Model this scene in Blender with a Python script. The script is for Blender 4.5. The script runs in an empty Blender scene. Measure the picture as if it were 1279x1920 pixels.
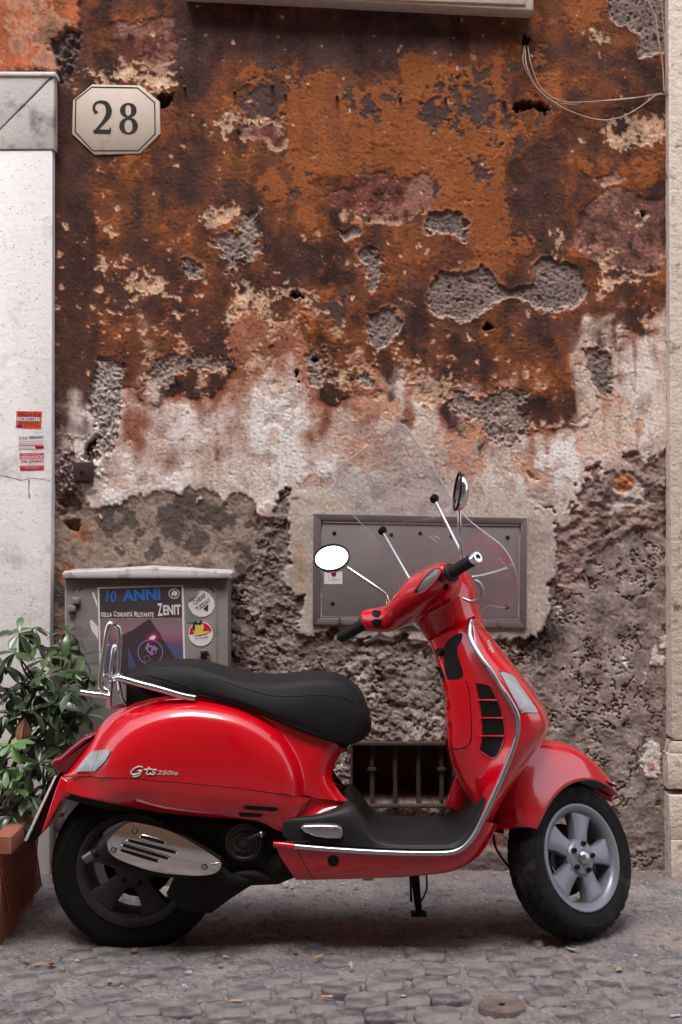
import bpy, bmesh, math, random
import numpy as np
from mathutils import Vector, Matrix
from mathutils.bvhtree import BVHTree
from mathutils.geometry import delaunay_2d_cdt

SC = bpy.context.scene
COL = SC.collection
R = math.radians
# ---------------------------------------------------------------- camera
EYE, DIST, FPX = 1.35, 4.8, 2418.0           # eye height, distance to the wall, focal length in px of a 1279 px wide picture
cd = bpy.data.cameras.new('camera'); CAM = bpy.data.objects.new('camera', cd); COL.objects.link(CAM)
CAM.location = (0, -DIST, EYE); CAM.rotation_euler = (R(90), 0, 0)
cd.sensor_fit = 'HORIZONTAL'; cd.sensor_width = 36.0; cd.lens = 36.0*FPX/1279.0
cd.clip_start = .05; cd.clip_end = 500
SC.camera = CAM
# ---------------------------------------------------------------- daylight of an overcast day in a lane
SUN_EL, SUN_AZ = R(65), R(194)               # azimuth measured from +Y clockwise: behind the camera, a little left
world = bpy.data.worlds.new('World'); SC.world = world; world.use_nodes = True
wn = world.node_tree.nodes; wl = world.node_tree.links; wn.clear()
wo = wn.new('ShaderNodeOutputWorld'); bg = wn.new('ShaderNodeBackground'); sky = wn.new('ShaderNodeTexSky'); hs = wn.new('ShaderNodeHueSaturation')
sky.sky_type = 'NISHITA'; sky.sun_disc = False; sky.sun_elevation = SUN_EL; sky.sun_rotation = SUN_AZ
sky.air_density = 1.0; sky.dust_density = 3.0; sky.ozone_density = 1.0
hs.inputs['Saturation'].default_value = .42
bg.inputs['Strength'].default_value = .15
wl.new(sky.outputs[0], hs.inputs['Color']); wl.new(hs.outputs[0], bg.inputs['Color']); wl.new(bg.outputs[0], wo.inputs['Surface'])
ld = bpy.data.lights.new('sun', 'SUN'); SUN = bpy.data.objects.new('sun', ld); COL.objects.link(SUN)
ld.energy = .55; ld.angle = R(26); ld.color = (1.0, .975, .95)
sd_ = Vector((math.sin(SUN_AZ)*math.cos(SUN_EL), math.cos(SUN_AZ)*math.cos(SUN_EL), math.sin(SUN_EL)))
SUN.rotation_euler = sd_.to_track_quat('Z', 'Y').to_euler(); SUN.location = (0, -4, 8)
SC.view_settings.view_transform = 'Standard'; SC.view_settings.look = 'None'
SC.view_settings.exposure = 1.65; SC.view_settings.gamma = 1.0; SC.view_settings.use_curve_mapping = False
SC.render.engine = 'CYCLES'
SC.cycles.max_bounces = 10; SC.cycles.transparent_max_bounces = 16; SC.cycles.caustics_reflective = False; SC.cycles.caustics_refractive = False
# ---------------------------------------------------------------- wall fields (numpy)
def lin(r, g, b):
    f = lambda c: (c/255/12.92) if c/255 <= 0.04045 else ((c/255+0.055)/1.055)**2.4
    return np.array([f(r), f(g), f(b)])

def spectral(H, W, step, beta, seed, ax=1.0, ay=1.0, lo=0.0, hi=0.0):
    """fractal noise on a grid; ax/ay stretch; lo/hi cut wavelengths (in px units)"""
    r = np.random.default_rng(seed)
    hh, ww = H+int(60/step), W+int(60/step)
    ky = np.fft.fftfreq(hh, d=step)[:, None]*ay
    kx = np.fft.rfftfreq(ww, d=step)[None, :]*ax
    k = np.sqrt(kx*kx+ky*ky); k[0, 0] = 1
    amp = k**(-beta)
    if lo: amp = amp*np.exp(-(1.0/(k*lo))**4)          # drop wavelengths longer than lo
    if hi: amp = amp*np.exp(-(k*hi)**2)                # drop wavelengths shorter than hi
    amp[0, 0] = 0
    ph = r.normal(size=k.shape)+1j*r.normal(size=k.shape)
    n = np.fft.irfft2(amp*ph, s=(hh, ww))[:H, :W]
    n = n-n.mean(); n = n/(n.std()+1e-9)
    return n

def sstep(a, b, x):
    t = np.clip((x-a)/(b-a), 0, 1); return t*t*(3-2*t)

def poly_sdf(PX, PY, pts):
    """signed distance, negative inside"""
    d = np.full(PX.shape, 1e9); s = np.zeros(PX.shape, bool)
    n = len(pts)
    for i in range(n):
        x0, y0 = pts[i]; x1, y1 = pts[(i+1) % n]
        ex, ey = x1-x0, y1-y0
        wx, wy = PX-x0, PY-y0
        t = np.clip((wx*ex+wy*ey)/(ex*ex+ey*ey+1e-9), 0, 1)
        d = np.minimum(d, (wx-t*ex)**2+(wy-t*ey)**2)
        c = ((y0 > PY) != (y1 > PY))
        if y1 != y0:
            xi = (x1-x0)*(PY-y0)/(y1-y0)+x0
            s ^= c & (PX < xi)
    d = np.sqrt(d); return np.where(s, -d, d)

def worley(PX, PY, cell, seed, jit=0.95):
    """F1, F2 distances and cell random value"""
    cx = np.floor(PX/cell).astype(int); cy = np.floor(PY/cell).astype(int)
    f1 = np.full(PX.shape, 1e9); f2 = np.full(PX.shape, 1e9); cid = np.zeros(PX.shape)
    def h(a, b, k):
        v = np.sin(a*127.1+b*311.7+k*74.7+seed*13.3)*43758.5453
        return v-np.floor(v)
    for dx in (-1, 0, 1):
        for dy in (-1, 0, 1):
            a, b = cx+dx, cy+dy
            qx = (a+0.5+jit*(h(a, b, 1)-0.5))*cell; qy = (b+0.5+jit*(h(a, b, 2)-0.5))*cell
            d = np.hypot(PX-qx, PY-qy)
            new = d < f1
            f2 = np.where(new, f1, np.minimum(f2, d))
            cid = np.where(new, h(a, b, 3), cid); f1 = np.where(new, d, f1)
    return f1/cell, f2/cell, cid

CONC = [
 [(806,540),(830,515),(870,505),(905,510),(930,533),(960,541),(1000,534),(1010,495),(1025,488),(1050,490),(1075,505),(1098,540),(1095,560),(1075,577),(1045,584),(1010,578),(985,570),(950,562),(920,570),(890,590),(850,604),(820,595),(803,570)],
 [(688,592),(720,583),(750,595),(752,615),(735,640),(715,655),(695,640),(687,615)],
 [(672,482),(690,462),(705,470),(718,520),(700,540),(680,510)],
 [(798,412),(830,395),(855,388),(875,405),(880,425),(870,442),(830,442),(798,438)],
 [(455,410),(480,395),(497,430),(490,465),(470,478),(455,470),(440,512),(420,490),(400,460),(430,440)],
 [(345,490),(360,480),(378,490),(377,508),(360,516),(346,508)],
 [(275,690),(300,668),(340,678),(360,660),(430,674),(425,692),(350,697),(300,722),(272,715)],
 [(1095,665),(1120,655),(1145,670),(1155,710),(1145,740),(1120,730),(1100,695)],
 [(840,752),(900,742),(915,728),(960,732),(985,748),(988,800),(960,832),(920,825),(903,790),(850,780)],
 [(575,672),(600,660),(612,690),(605,722),(583,705)],
 [(640,425),(675,424),(681,444),(655,446)],
 [(1150,-20),(1270,-20),(1250,92),(1200,102),(1180,60),(1152,30)],
 [(670,705),(690,700),(705,720),(690,740),(672,735)],
]
ROUGH_PATCH = [[(178,682),(205,672),(228,690),(226,760),(216,800),(210,840),(185,862),(168,850),(175,770)]]
WHITE = [
 [(440,530),(490,540),(505,570),(518,612),(500,604),(480,585),(450,582),(430,607),(423,590),(440,570)],
 [(503,562),(530,540),(560,536),(590,550),(575,572),(558,560),(540,556),(520,566)],
 [(248,522),(300,505),(312,530),(285,540),(265,547),(240,532)],
 [(420,216),(452,202),(450,235),(460,272),(445,287),(430,260),(400,232)],
 [(452,226),(532,225),(528,240),(458,245)],
 [(150,128),(322,128),(326,152),(300,162),(185,150)],
 [(388,392),(430,378),(448,384),(430,410),(405,425),(400,470),(388,430)],
 [(1120,525),(1150,520),(1215,532),(1200,548),(1145,545),(1130,560)],
 [(1128,240),(1160,222),(1250,225),(1250,262),(1190,272),(1140,268)],
 [(1120,480),(1140,460),(1135,520),(1125,530)],
 [(1180,395),(1205,388),(1215,410),(1200,425),(1182,420)],
 [(1105,60),(1140,50),(1140,75),(1120,82)],
 [(760,715),(800,722),(845,700),(850,730),(830,755),(780,760)],
 [(462,678),(500,662),(490,700),(465,720)],
 [(620,665),(650,690),(700,690),(660,735),(620,720)],
 [(930,720),(945,740),(940,760),(925,750)],
 [(1040,430),(1060,450),(1045,520),(1030,490)],
 [(330,590),(345,580),(340,600)], [(270,655),(285,645),(283,668),(270,668)],
]
RED = [
 [(612,360),(660,340),(700,325),(800,330),(815,400),(760,408),(720,416),(690,420),(655,412),(622,385)],
 [(1085,395),(1140,360),(1250,365),(1250,500),(1200,520),(1150,505),(1090,470)],
 [(455,240),(532,242),(528,276),(462,272)],
 [(1110,330),(1170,320),(1175,350),(1125,356)],
 [(330,30),(210,40),(215,120),(330,128)],
]
OCHRE = [
 [(750,100),(790,88),(832,85),(836,120),(862,130),(900,112),(932,100),(950,150),(945,215),(962,240),(945,300),(958,330),(932,352),(955,400),(962,462),(900,482),(868,470),(880,405),(830,392),(815,330),(750,322),(692,310),(660,280),(700,262),(690,215),(740,205),(752,170),(748,130)],
 [(530,122),(556,114),(560,142),(612,130),(640,160),(650,240),(640,322),(600,332),(560,330),(530,292),(540,200)],
 [(1005,80),(1021,88),(1020,116),(1004,118)], [(1015,135),(1050,130),(1054,160),(1056,188),(1022,185)], [(1048,-20),(1142,-20),(1132,40),(1104,62),(1070,60)],
 [(1085,292),(1110,298),(1108,320),(1085,322)], [(1120,300),(1158,296),(1150,318),(1125,320)], [(1210,292),(1238,300),(1230,345),(1205,352),(1190,335)],
 [(970,440),(1000,452),(1000,475),(965,480)], [(480,320),(520,310),(540,350),(520,390),(490,380)],
]
ISLE = [
 [(811,152),(832,150),(831,172),(813,168)], [(848,146),(866,150),(871,200),(865,250),(852,250),(850,200)], [(884,122),(921,125),(915,140),(905,162),(880,160)],
 [(793,197),(812,186),(836,185),(846,205),(835,225),(820,250),(800,246),(790,215)], [(882,176),(905,170),(930,174),(930,195),(910,232),(882,228),(874,200)],
 [(944,140),(962,143),(956,158)], [(914,258),(929,258),(926,274),(916,269)], [(886,309),(902,305),(928,330),(920,336),(890,331)], [(534,130),(571,140),(566,157),(534,150)],
 [(452,158),(500,152),(530,170),(530,205),(520,228),(462,224),(445,190)], [(940,200),(962,215),(956,242),(940,245)], [(688,182),(706,190),(702,226),(680,226),(674,200)],
 [(1010,275),(1040,262),(1062,300),(1058,380),(1020,420),(985,440),(955,420),(970,350),(1000,330)], [(700,370),(720,360),(722,400),(706,405)],
]
ORANGE = [(820,200,150,110,1.1),(560,190,60,110,.7),(760,280,220,90,.55),(1010,130,70,70,.6),(900,380,120,130,.35),
          (660,300,130,80,.3),(520,340,110,80,.25),(240,340,90,60,.2),(820,560,260,90,.35),(640,540,200,90,.25),(1090,30,70,60,.8),
          (470,150,60,70,.5),(700,640,260,60,.25),(300,520,120,120,.0),(1190,300,70,80,.2)]
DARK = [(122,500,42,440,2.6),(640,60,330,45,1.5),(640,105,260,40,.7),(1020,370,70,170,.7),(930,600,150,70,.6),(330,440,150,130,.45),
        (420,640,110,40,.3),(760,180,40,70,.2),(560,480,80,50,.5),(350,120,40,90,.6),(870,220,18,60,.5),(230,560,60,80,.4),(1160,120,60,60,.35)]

def gauss(PX, PY, l):
    o = np.zeros(PX.shape)
    for cx, cy, rx, ry, a in l:
        o += a*np.exp(-((PX-cx)/rx)**2-((PY-cy)/ry)**2)
    return o

def wall_fields(PX, PY, step, seed=1):
    """albedo (linear), height in metres (towards the street) and roughness of the old plaster wall;
    PX, PY are in 1/503.75 m, y down, 960 at eye height"""
    H, W = PX.shape
    N = lambda beta, k, **kw: spectral(H, W, step, beta, seed*100+k, **kw)
    n1 = N(2.2, 1, lo=500); n2 = N(2.0, 2, lo=260); n3 = N(1.85, 3, lo=110); n4 = N(1.75, 4, lo=44); n5 = N(1.5, 5, lo=15)
    st = N(1.9, 6, ax=1.0, ay=7.0, lo=160)            # vertical streaks
    wx, wy = N(2.2, 7, lo=150), N(2.2, 8, lo=150)
    wx2, wy2 = N(1.9, 9, lo=30), N(1.9, 10, lo=30)
    QX, QY = PX+5*wx+1.6*wx2, PY+5*wy+1.6*wy2
    hgt = np.zeros(PX.shape); rough = np.full(PX.shape, .85)
    col = np.zeros(PX.shape+(3,))
    def lay(mask, c, var=None, amt=.18):
        c = np.asarray(c)
        if var is not None: c = c*(1+amt*var[..., None])
        col[:] = col*(1-mask[..., None])+c*mask[..., None]
    ochre, umber, brown = lin(146,84,47), lin(108,63,43), lin(78,51,45)
    purple, red, pink = lin(90,68,64), lin(108,62,52), lin(178,132,112)
    cream, white, grey = lin(210,170,142), lin(232,222,216), lin(124,113,110)
    terra, stone, olive = lin(156,98,74), lin(122,106,101), lin(150,132,120)
    # ---------- painted zone
    og, dk = gauss(PX, PY, ORANGE), gauss(PX, PY, DARK)
    a = og*1.05-dk*1.0-.45+.5*n2+.3*n1+.22*n3
    lay(np.ones(PX.shape), umber, .8*n3+.6*st, .16)
    hgt += .0005*n2+.00022*n4
    m = sstep(-.15, -1.5, a+.25*n4+.3*st); lay(m, brown, n3+st, .12)
    m = sstep(-.72, -.80, a+.16*n4)*.55; lay(m, brown, n3+st, .16); hgt -= .0006*m
    m = sstep(-.5, .9, a+.2*n4); lay(m*.75, ochre, .6*n2+.4*n4+.5*st, .12)
    m2 = sstep(.36, .42, a+.13*n4); lay(m2*.8, ochre*1.06, .4*n2+.5*n4+.3*st, .10); hgt += .0016*m2
    isl = sstep(.95, 1.02, n3*.75+n2*.5+.2*n4)*sstep(.25, .5, og)          # purple islands where the ochre came off
    lay(isl, purple*.85, n4, .15); hgt -= .0016*isl
    for p in OCHRE:
        sd = poly_sdf(QX+2*wx2, QY+2*wy2, p)+2.5*n4; m = sstep(1.3, -1.3, sd)
        lay(m*.92, ochre*1.1, .5*n2+.45*n4+.3*st, .10); hgt += .0016*m
    for p in ISLE:
        sd = poly_sdf(QX+3*wx2, QY+3*wy2, p)+4*n4; m = sstep(1.2, -1.2, sd)
        big = p[0][0] == 1010; lay(m*(.6 if big else 1.0), brown if big else purple*.92, .7*n3+.3*n4, .14); hgt -= (.001 if big else .0024)*m
    m = sstep(.75, 1.15, gauss(PX, PY, [DARK[1], DARK[2], (350,110,60,110,1.0)])+.22*n2+.12*n3); lay(m*.85, purple*.78, n3+st, .15)  # runoff grime and the shade under the top slab, painted as one dark band
    m = sstep(.9, 1.5, st*.6+.5*n1)*.35; lay(m, brown, n4, .1)
    pit = sstep(1.55, 2.1, n5+.35*n4); hgt -= .0028*pit; lay(pit*.5, brown*.8, n5, .1)  # pits also coloured darker, their shade painted in
    bmp = sstep(1.7, 2.3, -n5-.3*n4); hgt += .0018*bmp; lay(bmp*.35, lin(186,136,96), n5, .1)  # bumps also coloured paler, a painted highlight
    # upper left light plaster above the door frame
    sd = poly_sdf(QX, QY, [(-600,-600),(150,-600),(150,60),(140,110),(108,135),(-600,135)])
    m = sstep(3, -3, sd); lay(m, lin(196,140,112), n2*1.2+n3, .2); hgt += .012*m
    m *= sstep(.1, .5, n2+.6*n3); lay(m, lin(176,100,66), n3, .2)
    sd = poly_sdf(QX, QY, [(96,75),(130,62),(150,60),(140,120),(128,165),(104,160),(100,120)])
    m = sstep(4, -4, sd); lay(m, stone*.8, n4, .3); hgt -= .022*m*(1+.3*n4)
    # red patches
    for p in RED:
        b = [min(q[0] for q in p), max(q[0] for q in p), min(q[1] for q in p), max(q[1] for q in p)]
        sd = poly_sdf(QX, QY, p); m = sstep(2.5, -2.5, sd)
        lay(m*.9, lin(116,80,72) if p[0][0] > 1080 else red, n3+.8*n4+.5*st, .2); hgt -= .003*m
        fr = m*sstep(-16, -3, sd)*sstep(.0, .5, (PY-(b[3]-22))/20+.5*n4); lay(fr*.85, cream*.85, n4, .1)
        wash = m*sstep(-.2, 1.2, .6*st+.7*n2+.3*n4)*.55; lay(wash, lin(170,124,108), n4, .12)
        sp = m*sstep(2.5, 2.7, n5+.5*n3); lay(sp*.7, cream*.8, None)
    # ---------- transition to pink plaster and white band
    edge = np.interp(PX, [-900,100,165,225,300,400,430,470,520,560,600,700,740,860,900,990,1070,1110,1150,1180,1255,2200],
                         [850,850,840,745,722,702,640,610,590,640,690,690,730,735,760,795,800,760,640,600,590,600])
    tr = PY-edge+26*n2+13*n3+5*n4
    m = sstep(-4, 2, tr); lay(m, terra, .7*n2+.5*n3, .16); hgt -= .004*m
    pk = sstep(10, 80, tr+20*n3+12*st); lay(pk*.85, pink, .6*n3+.4*st, .12)
    rm = sstep(-26, -4, tr)*sstep(2, -2, tr)*sstep(.15, .5, n3+.5*n4); lay(rm, lin(206,160,132), n4, .2)
    wtop = np.interp(PX, [-900,100,230,330,430,540,600,700,760,860,960,1010,1060,1120,1180,1255,2200],
                         [840,835,800,790,772,762,780,790,790,790,815,830,810,700,640,640,650])
    wb = sstep(-90, 80, PY-wtop+30*n2+16*n3+26*st); lay(wb*(.7+.3*sstep(-.8, .8, n2+.6*n3+.5*st)), white, .55*n2+.4*n3+.3*st, .08)
    m = wb*sstep(1.1, 1.7, n3+.6*n4+.4*st); lay(m*.7, lin(228,216,208), n5, .05)
    m = wb*sstep(.8, 1.6, -n3-.5*n4)*.5; lay(m, lin(150,122,110), n5, .08)
    stn = sstep(.25, 1.3, n1*.8+.8*st+.25*n3)*wb; lay(stn*.6, lin(176,138,122), n3, .1)
    for cx, cy, rx, ry in ((690,850,60,40),(600,905,40,18),(860,860,40,70),(980,870,30,40),(700,760,50,30),(1010,905,30,40),(880,800,40,25),(1130,800,60,60),(925,745,30,40)):
        q = np.exp(-((PX-cx)/rx)**2-((PY-cy)/ry)**2); m = sstep(.42, .5, q*.9+np.minimum(1, 4*q)*(.2*n3+.1*n4)); lay(m*.7, lin(180,126,98), n4+n3, .14); hgt -= .0016*m
    # right vertical white wash streaks
    m = sstep(.2, 1.2, st+.5)*sstep(1060, 1120, PX)*sstep(590, 640, PY+12*n3)*sstep(900, 820, PY); lay(m*.75, lin(232,208,194), n3, .08)
    m = sstep(.5, 1.2, -st)*sstep(1080, 1140, PX)*sstep(610, 650, PY)*sstep(900, 800, PY); lay(m*.6, lin(140,96,80), n3, .1)
    # ---------- whites, chips, concretes
    for i, p in enumerate(WHITE):
        sd = poly_sdf(QX+3*wx2, QY+3*wy2, p)+3*n4; m = sstep(1.5, -1.5, sd)*sstep(-1.5, -1.2, n3+.6*n4); lay(m, cream*(.98 if i < 6 else .85), n3+.7*n4, .24); hgt -= .003*m
    chipbias = gauss(PX, PY, [(260,560,130,130,.75),(500,600,250,110,.55),(220,480,60,160,.4),(900,700,240,70,.7),(620,680,200,60,.6),(190,430,40,130,.35),(900,260,160,120,.12),(1180,470,70,140,.4),(450,250,80,60,.2),(700,280,300,250,.08)])
    ch = N(1.8, 12, lo=46, hi=2.4)*.8+n3*.5+chipbias*1.25-.55
    m = sstep(1.86, 1.98, ch)*(PY < 850)*sstep(30, -30, PY-wtop); lay(m, cream, n5, .12); hgt -= .003*m
    m = sstep(1.58, 1.66, ch)*sstep(1.9, 1.84, ch)*(PY < 800)*sstep(30, -30, PY-wtop); lay(m*.8, lin(170,106,70), n5, .15)
    for ip, p in enumerate(CONC):
        sd = poly_sdf(QX, QY, p)+1.0*n4+(1.5*wx2+4*n4 if ip in (4, 6, 8, 9) else 0); m = sstep(1.4, -1.4, sd)
        rim = sstep(9, 2, sd)*sstep(-2, 1, sd)*sstep(-.2, .6, n3+.4); lay(rim*.55, lin(190,130,100), n4, .1)
        lay(m, lin(134,117,111)*(1.32 if ip in (4, 6, 8, 9, 12) else 1.0), .35*n4+.7*n3+.6*n5, .18)
        lo = m*sstep(-9, -1, sd)*sstep(-.3, .6, np.gradient(sd, axis=0)/step); lay(lo*.7, lin(196,176,164), n5, .1)  # paler lower lip of each patch: light from above painted in
        hgt += .0025*sstep(8, 1, sd)*sstep(-1, 1, sd); hgt -= m*((.009 if ip < 4 else .006)+.0009*n4+.0012*n5)
        pit = m*sstep(1.7, 2.1, n4+.3*n5); hgt -= .006*pit
    for p in ROUGH_PATCH:
        sd = poly_sdf(QX, QY, p)+2*n4; m = sstep(2, -2, sd)
        lay(m, lin(168,154,150), n5+.6*n4, .16); hgt -= m*(.010-.0022*n5-.0016*n4)
    # holes
    for cx, cy, r, ry in ((985,82,7,9),(375,1022,0,0),(592,678,6,6),(1198,402,8,8),(917,615,10,8),(378,1002,0,0),(130,945,14,22),(140,985,9,9),(985,200,20,7),(560,700,4,6),(455,1140,0,0),(305,185,12,16),(167,850,8,22),(1010,200,16,8),(560,555,12,6)):
        if r == 0: continue
        q = ((QX-cx)/r)**2+((QY-cy)/ry)**2; m = sstep(1.25, .75, q); hgt -= .035*m; lay(m, lin(70,54,50), n4, .1)
    # ---------- cement zone below the band, left
    ctop = np.interp(PX, [-900,95,150,160,185,240,320,345,420,470,482,500,540,2200], [900,900,905,950,958,935,915,922,932,935,962,965,930,930])
    sd = ctop-PY+2*wx2+1.2*n4+5*n3
    m = sstep(2.5, -2.5, sd)*sstep(560, 550, PX+4*n4); lay(m, olive, n3+.7*n4+.3*n2, .13); hgt -= .007*m*(1+.12*n3+.12*n4)
    st2 = sstep(.1, .8, 1.15*n2+.6*n3+gauss(PX, PY, [(240,975,30,30,1.1),(330,960,90,30,.8),(370,985,40,20,.9),(430,1000,40,40,.6),(470,985,20,40,.7),(350,1030,140,30,.2)])-.45)*m
    lay(st2*.85, lin(72,62,60), n4, .15)
    m3 = sstep(.7, .9, n3+.5*n4)*m*sstep(200, 130, PX); lay(m3, lin(150,96,66), n4, .15)
    # grey-cream smooth cement surround of the hatch
    hx = [(536,922),(700,900),(860,905),(985,910),(1010,950),(1038,950),(1042,1090),(1032,1140),(1020,1190),(985,1215),(900,1200),(700,1200),(560,1182),(548,1170),(575,1125),(540,1110),(538,1090),(540,1050),(534,1010),(538,960)]
    sdh = poly_sdf(QX, QY, hx)+2.2*n4
    fadeT = sstep(895, 985, PY+10*n3+6*n4)
    gb = .8*sstep(-20, 25, PY-np.interp(PX, [500,600,700,800,900,1000,1050], [905,905,880,880,905,915,930])+10*n3)*sstep(1050, 1030, PX)*sstep(520, 545, PX)*sstep(1010, 985, PY)
    lay(gb, lin(186,172,164), n3+.6*n4, .12); hgt -= gb*.003
    # ---------- rough rubble zone
    rz = sstep(3, -3, np.maximum(-sdh, np.maximum(430-PX+.9*(1105-PY)*(PX < 545)*.75, -1e3))*1.0) if False else None
    dl = poly_sdf(QX, QY, [(536,922),(520,940),(488,985),(478,1040),(452,1090),(430,1130),(300,1180),(-600,1180),(-600,1900),(2200,1900),(2200,1010),(1180,1000),(1120,1040),(1060,1100),(1035,1085),(1042,1120),(1028,1190),(985,1215),(900,1200),(700,1200),(560,1182),(575,1125),(540,1110),(538,1090),(540,1050),(534,1010),(538,960)])
    # a softer earthy zone on the right between band and rubble
    et = np.interp(PX, [900,985,1010,1060,1090,1110,1150,1200,1255,2200], [1000,935,950,955,935,905,860,870,850,850])
    em = sstep(-8, 10, PY-et+14*n3+6*n4+10*n2)*sstep(990, 1040, PX+8*n3)
    lay(em, lin(142,120,114), n3+.5*n2+.6*n4, .14); hgt -= em*(.006+.004*n3+.003*n4)
    q = gauss(PX, PY, [(1180,930,40,40,1.1)]); m = em*sstep(.45, .55, q+np.minimum(1, 4*q)*(.2*n3)); lay(m*.8, lin(190,176,170), n4, .08)
    q = gauss(PX, PY, [(1172,905,22,18,1.1),(1180,960,10,5,1.)]); m = em*sstep(.5, .58, q+np.minimum(1, 4*q)*(.15*n3)); lay(m, lin(182,118,80), n4, .12); hgt += .003*m
    q = gauss(PX, PY, [(1130,900,18,10,1),(1130,990,16,40,.9),(1215,925,8,14,1.2),(1250,960,8,80,1.)]); m = em*sstep(.4, .8, q+np.minimum(1, 4*q)*(.25*n3)); lay(m*.8, lin(88,66,60), n4, .12)
    rm = sstep(3, -3, dl+5*n3+2*n4)
    f1, f2, cid = worley(PX+9*wx+4*wx2, (PY+9*wy+4*wy2)*1.35, 46, 3)
    g1, g2, gid = worley(PX+4*wx+3*wx2, (PY+4*wy+3*wy2)*1.5, 15, 9)
    h1, h2, hid = worley(PX+3*wx2, (PY+3*wy2)*1.3, 7.5, 21)
    amp = .8-.6*sstep(.2, .8, gauss(PX, PY, [(800,1300,130,120,.55),(1180,1260,50,70,1.0),(1070,1200,50,50,.5),(760,1180,80,30,.6),(1110,1000,60,60,.7)])+.2*n2)
    rub = (.9-f1)*.013*(.5+cid)+amp*((.7-g1)*.012*(.4+1.2*gid)+(.7-h1)*.0055*(.3+1.4*hid))+.0035*n3+.0012*n4
    rf = (.82-.5*sstep(930, 1060, PX+20*n3))*(1-.62*sstep(.35, .75, gauss(PX, PY, [(1150,960,130,110,1.1),(1190,1260,60,80,1.0),(1080,1230,60,60,.6),(790,1290,50,60,.7),(1130,1110,50,40,.6)])+.22*n3))
    lay(rm, lin(144,129,122), .45*n2+.35*n3+.3*n4+((gid-.5)*.7+(hid-.5)*.4)*rf, .28)
    hgt = hgt*(1-rm)+rm*(rub*rf+.010*(1-rf)-.026)
    m = rm*sstep(.7, 1.5, n3+.5*n2)*.5; lay(m, lin(172,160,155), n5, .12)
    m = rm*sstep(.8, 1.6, -n3+.4*n2)*.45; lay(m, lin(98,80,72), n5, .12)
    # crack lines and cavity between stones
    m = rm*sstep(.07, .02, f2-f1)*sstep(.2, .6, n2+.5); hgt -= .014*m
    # dark moss spot; shade in the recess left of the hatch painted darker
    q = gauss(PX, PY, [(1012,1205,30,32,1.2),(1040,1180,20,30,.5)]); m = sstep(.42, .62, q+np.minimum(1, 4*q)*(.22*n4+.2*n5)); lay(m*.9, lin(48,38,36), n4, .1)
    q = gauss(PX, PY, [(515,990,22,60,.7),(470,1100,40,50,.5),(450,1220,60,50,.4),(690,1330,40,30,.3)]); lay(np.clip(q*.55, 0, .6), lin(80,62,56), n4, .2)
    # white paint crumbs on the rubble
    for p in ([(1165,1232),(1175,1230),(1180,1238),(1184,1235),(1178,1258),(1170,1255)],[(1228,1210),(1234,1225),(1250,1235),(1248,1250),(1225,1250),(1222,1232)],[(1240,1195),(1255,1180),(1256,1220),(1246,1215)],
              [(1208,1262),(1212,1262),(1213,1285),(1209,1285)],[(1202,1425),(1220,1390),(1240,1400),(1242,1450),(1230,1462),(1212,1455)],[(1045,1140),(1055,1140),(1054,1155),(1048,1153)]):
        sd = poly_sdf(PX+2.5*wx2, PY+2.5*wy2, p); m = sstep(1.5, -1.5, sd); lay(m, lin(214,206,200), n5, .06); hgt += .004*m
    q = gauss(PX, PY, [(1222,1440,9,9,1.2)]); m = sstep(.5, .6, q+np.minimum(1, 4*q)*(.1*n4)); lay(m*.8, lin(176,110,84), n4, .1)
    # smooth cement patches round the hatch sit proud
    m = sstep(2, -2, sdh)*(1-rm); lay(m*.9*fadeT, lin(180,168,160), .5*n3+.5*n4+.3*st, .08); mh = m*sstep(890, 1000, PY); hgt = hgt*(1-mh)+mh*(.002+.0006*n3+.0003*n4)
    ys = gauss(PX, PY, [(560,1050,14,45,1.1),(620,945,30,8,.7),(565,1090,8,14,.6),(1000,1000,14,40,.4)])*m; lay(np.clip(ys*.8, 0, .8), lin(168,142,112), n3, .12)
    # pale crumbly mortar around the little iron box
    q = gauss(PX, PY, [(153,885,40,40,1.)]); m = sstep(.35, .6, q+np.minimum(1, 4*q)*(.2*n4+.2*n5))*(PY < 925); lay(m*.9, lin(204,192,186), n5+n4, .12); hgt += m*.004*n4
    q = gauss(PX, PY, [(120,900,26,70,1.1)]); m = sstep(.4, .6, q+np.minimum(1, 4*q)*(.25*n3+.2*n4)); lay(m*.85, lin(120,100,96), n5+n4, .25); hgt += m*(.005*n4-.004)
    # damp reddish plinth below the little grating
    m = sstep(1530, 1545, PY+5*n3)*sstep(600, 640, PX)*sstep(960, 935, PX); lay(m, lin(120,82,74), n3+n4, .2); hgt = hgt*(1-m)+m*(-.012+.001*n4)
    m = sstep(1585, 1600, PY+3*n3)*sstep(600, 640, PX)*sstep(1010, 985, PX); lay(m, lin(118,106,104), n3+n4, .16); hgt = hgt*(1-m)+m*(.004+.002*n3+.001*n4)
    # grime just above the ground
    m = sstep(1575, 1650, PY+14*n3); lay(m*.45, lin(88,76,74), n4, .1)
    col = np.clip(col*(1+.11*n5[..., None]), .004, .85)
    return col, hgt, rough
# ---------------------------------------------------------------- helpers
def P(px, py, Y):
    """the place at depth Y that the photo shows at px, py"""
    d = Y+DIST
    return Vector(((px-639.5)*d/FPX, Y, EYE-(py-960.0)*d/FPX))

YC = -0.77                                    # centre plane of the scooter
def S(px, py, y=0.0): return P(px, py, YC-y)  # y towards the street

def worldloc(o):
    v = Vector((0, 0, 0))
    while o is not None:
        v += o.location; o = o.parent
    return v

def tag(o, label=None, cat=None, group=None, kind=None):
    if label: o['label'] = label
    if cat: o['category'] = cat
    if group: o['group'] = group
    if kind: o['kind'] = kind
    return o

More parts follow.
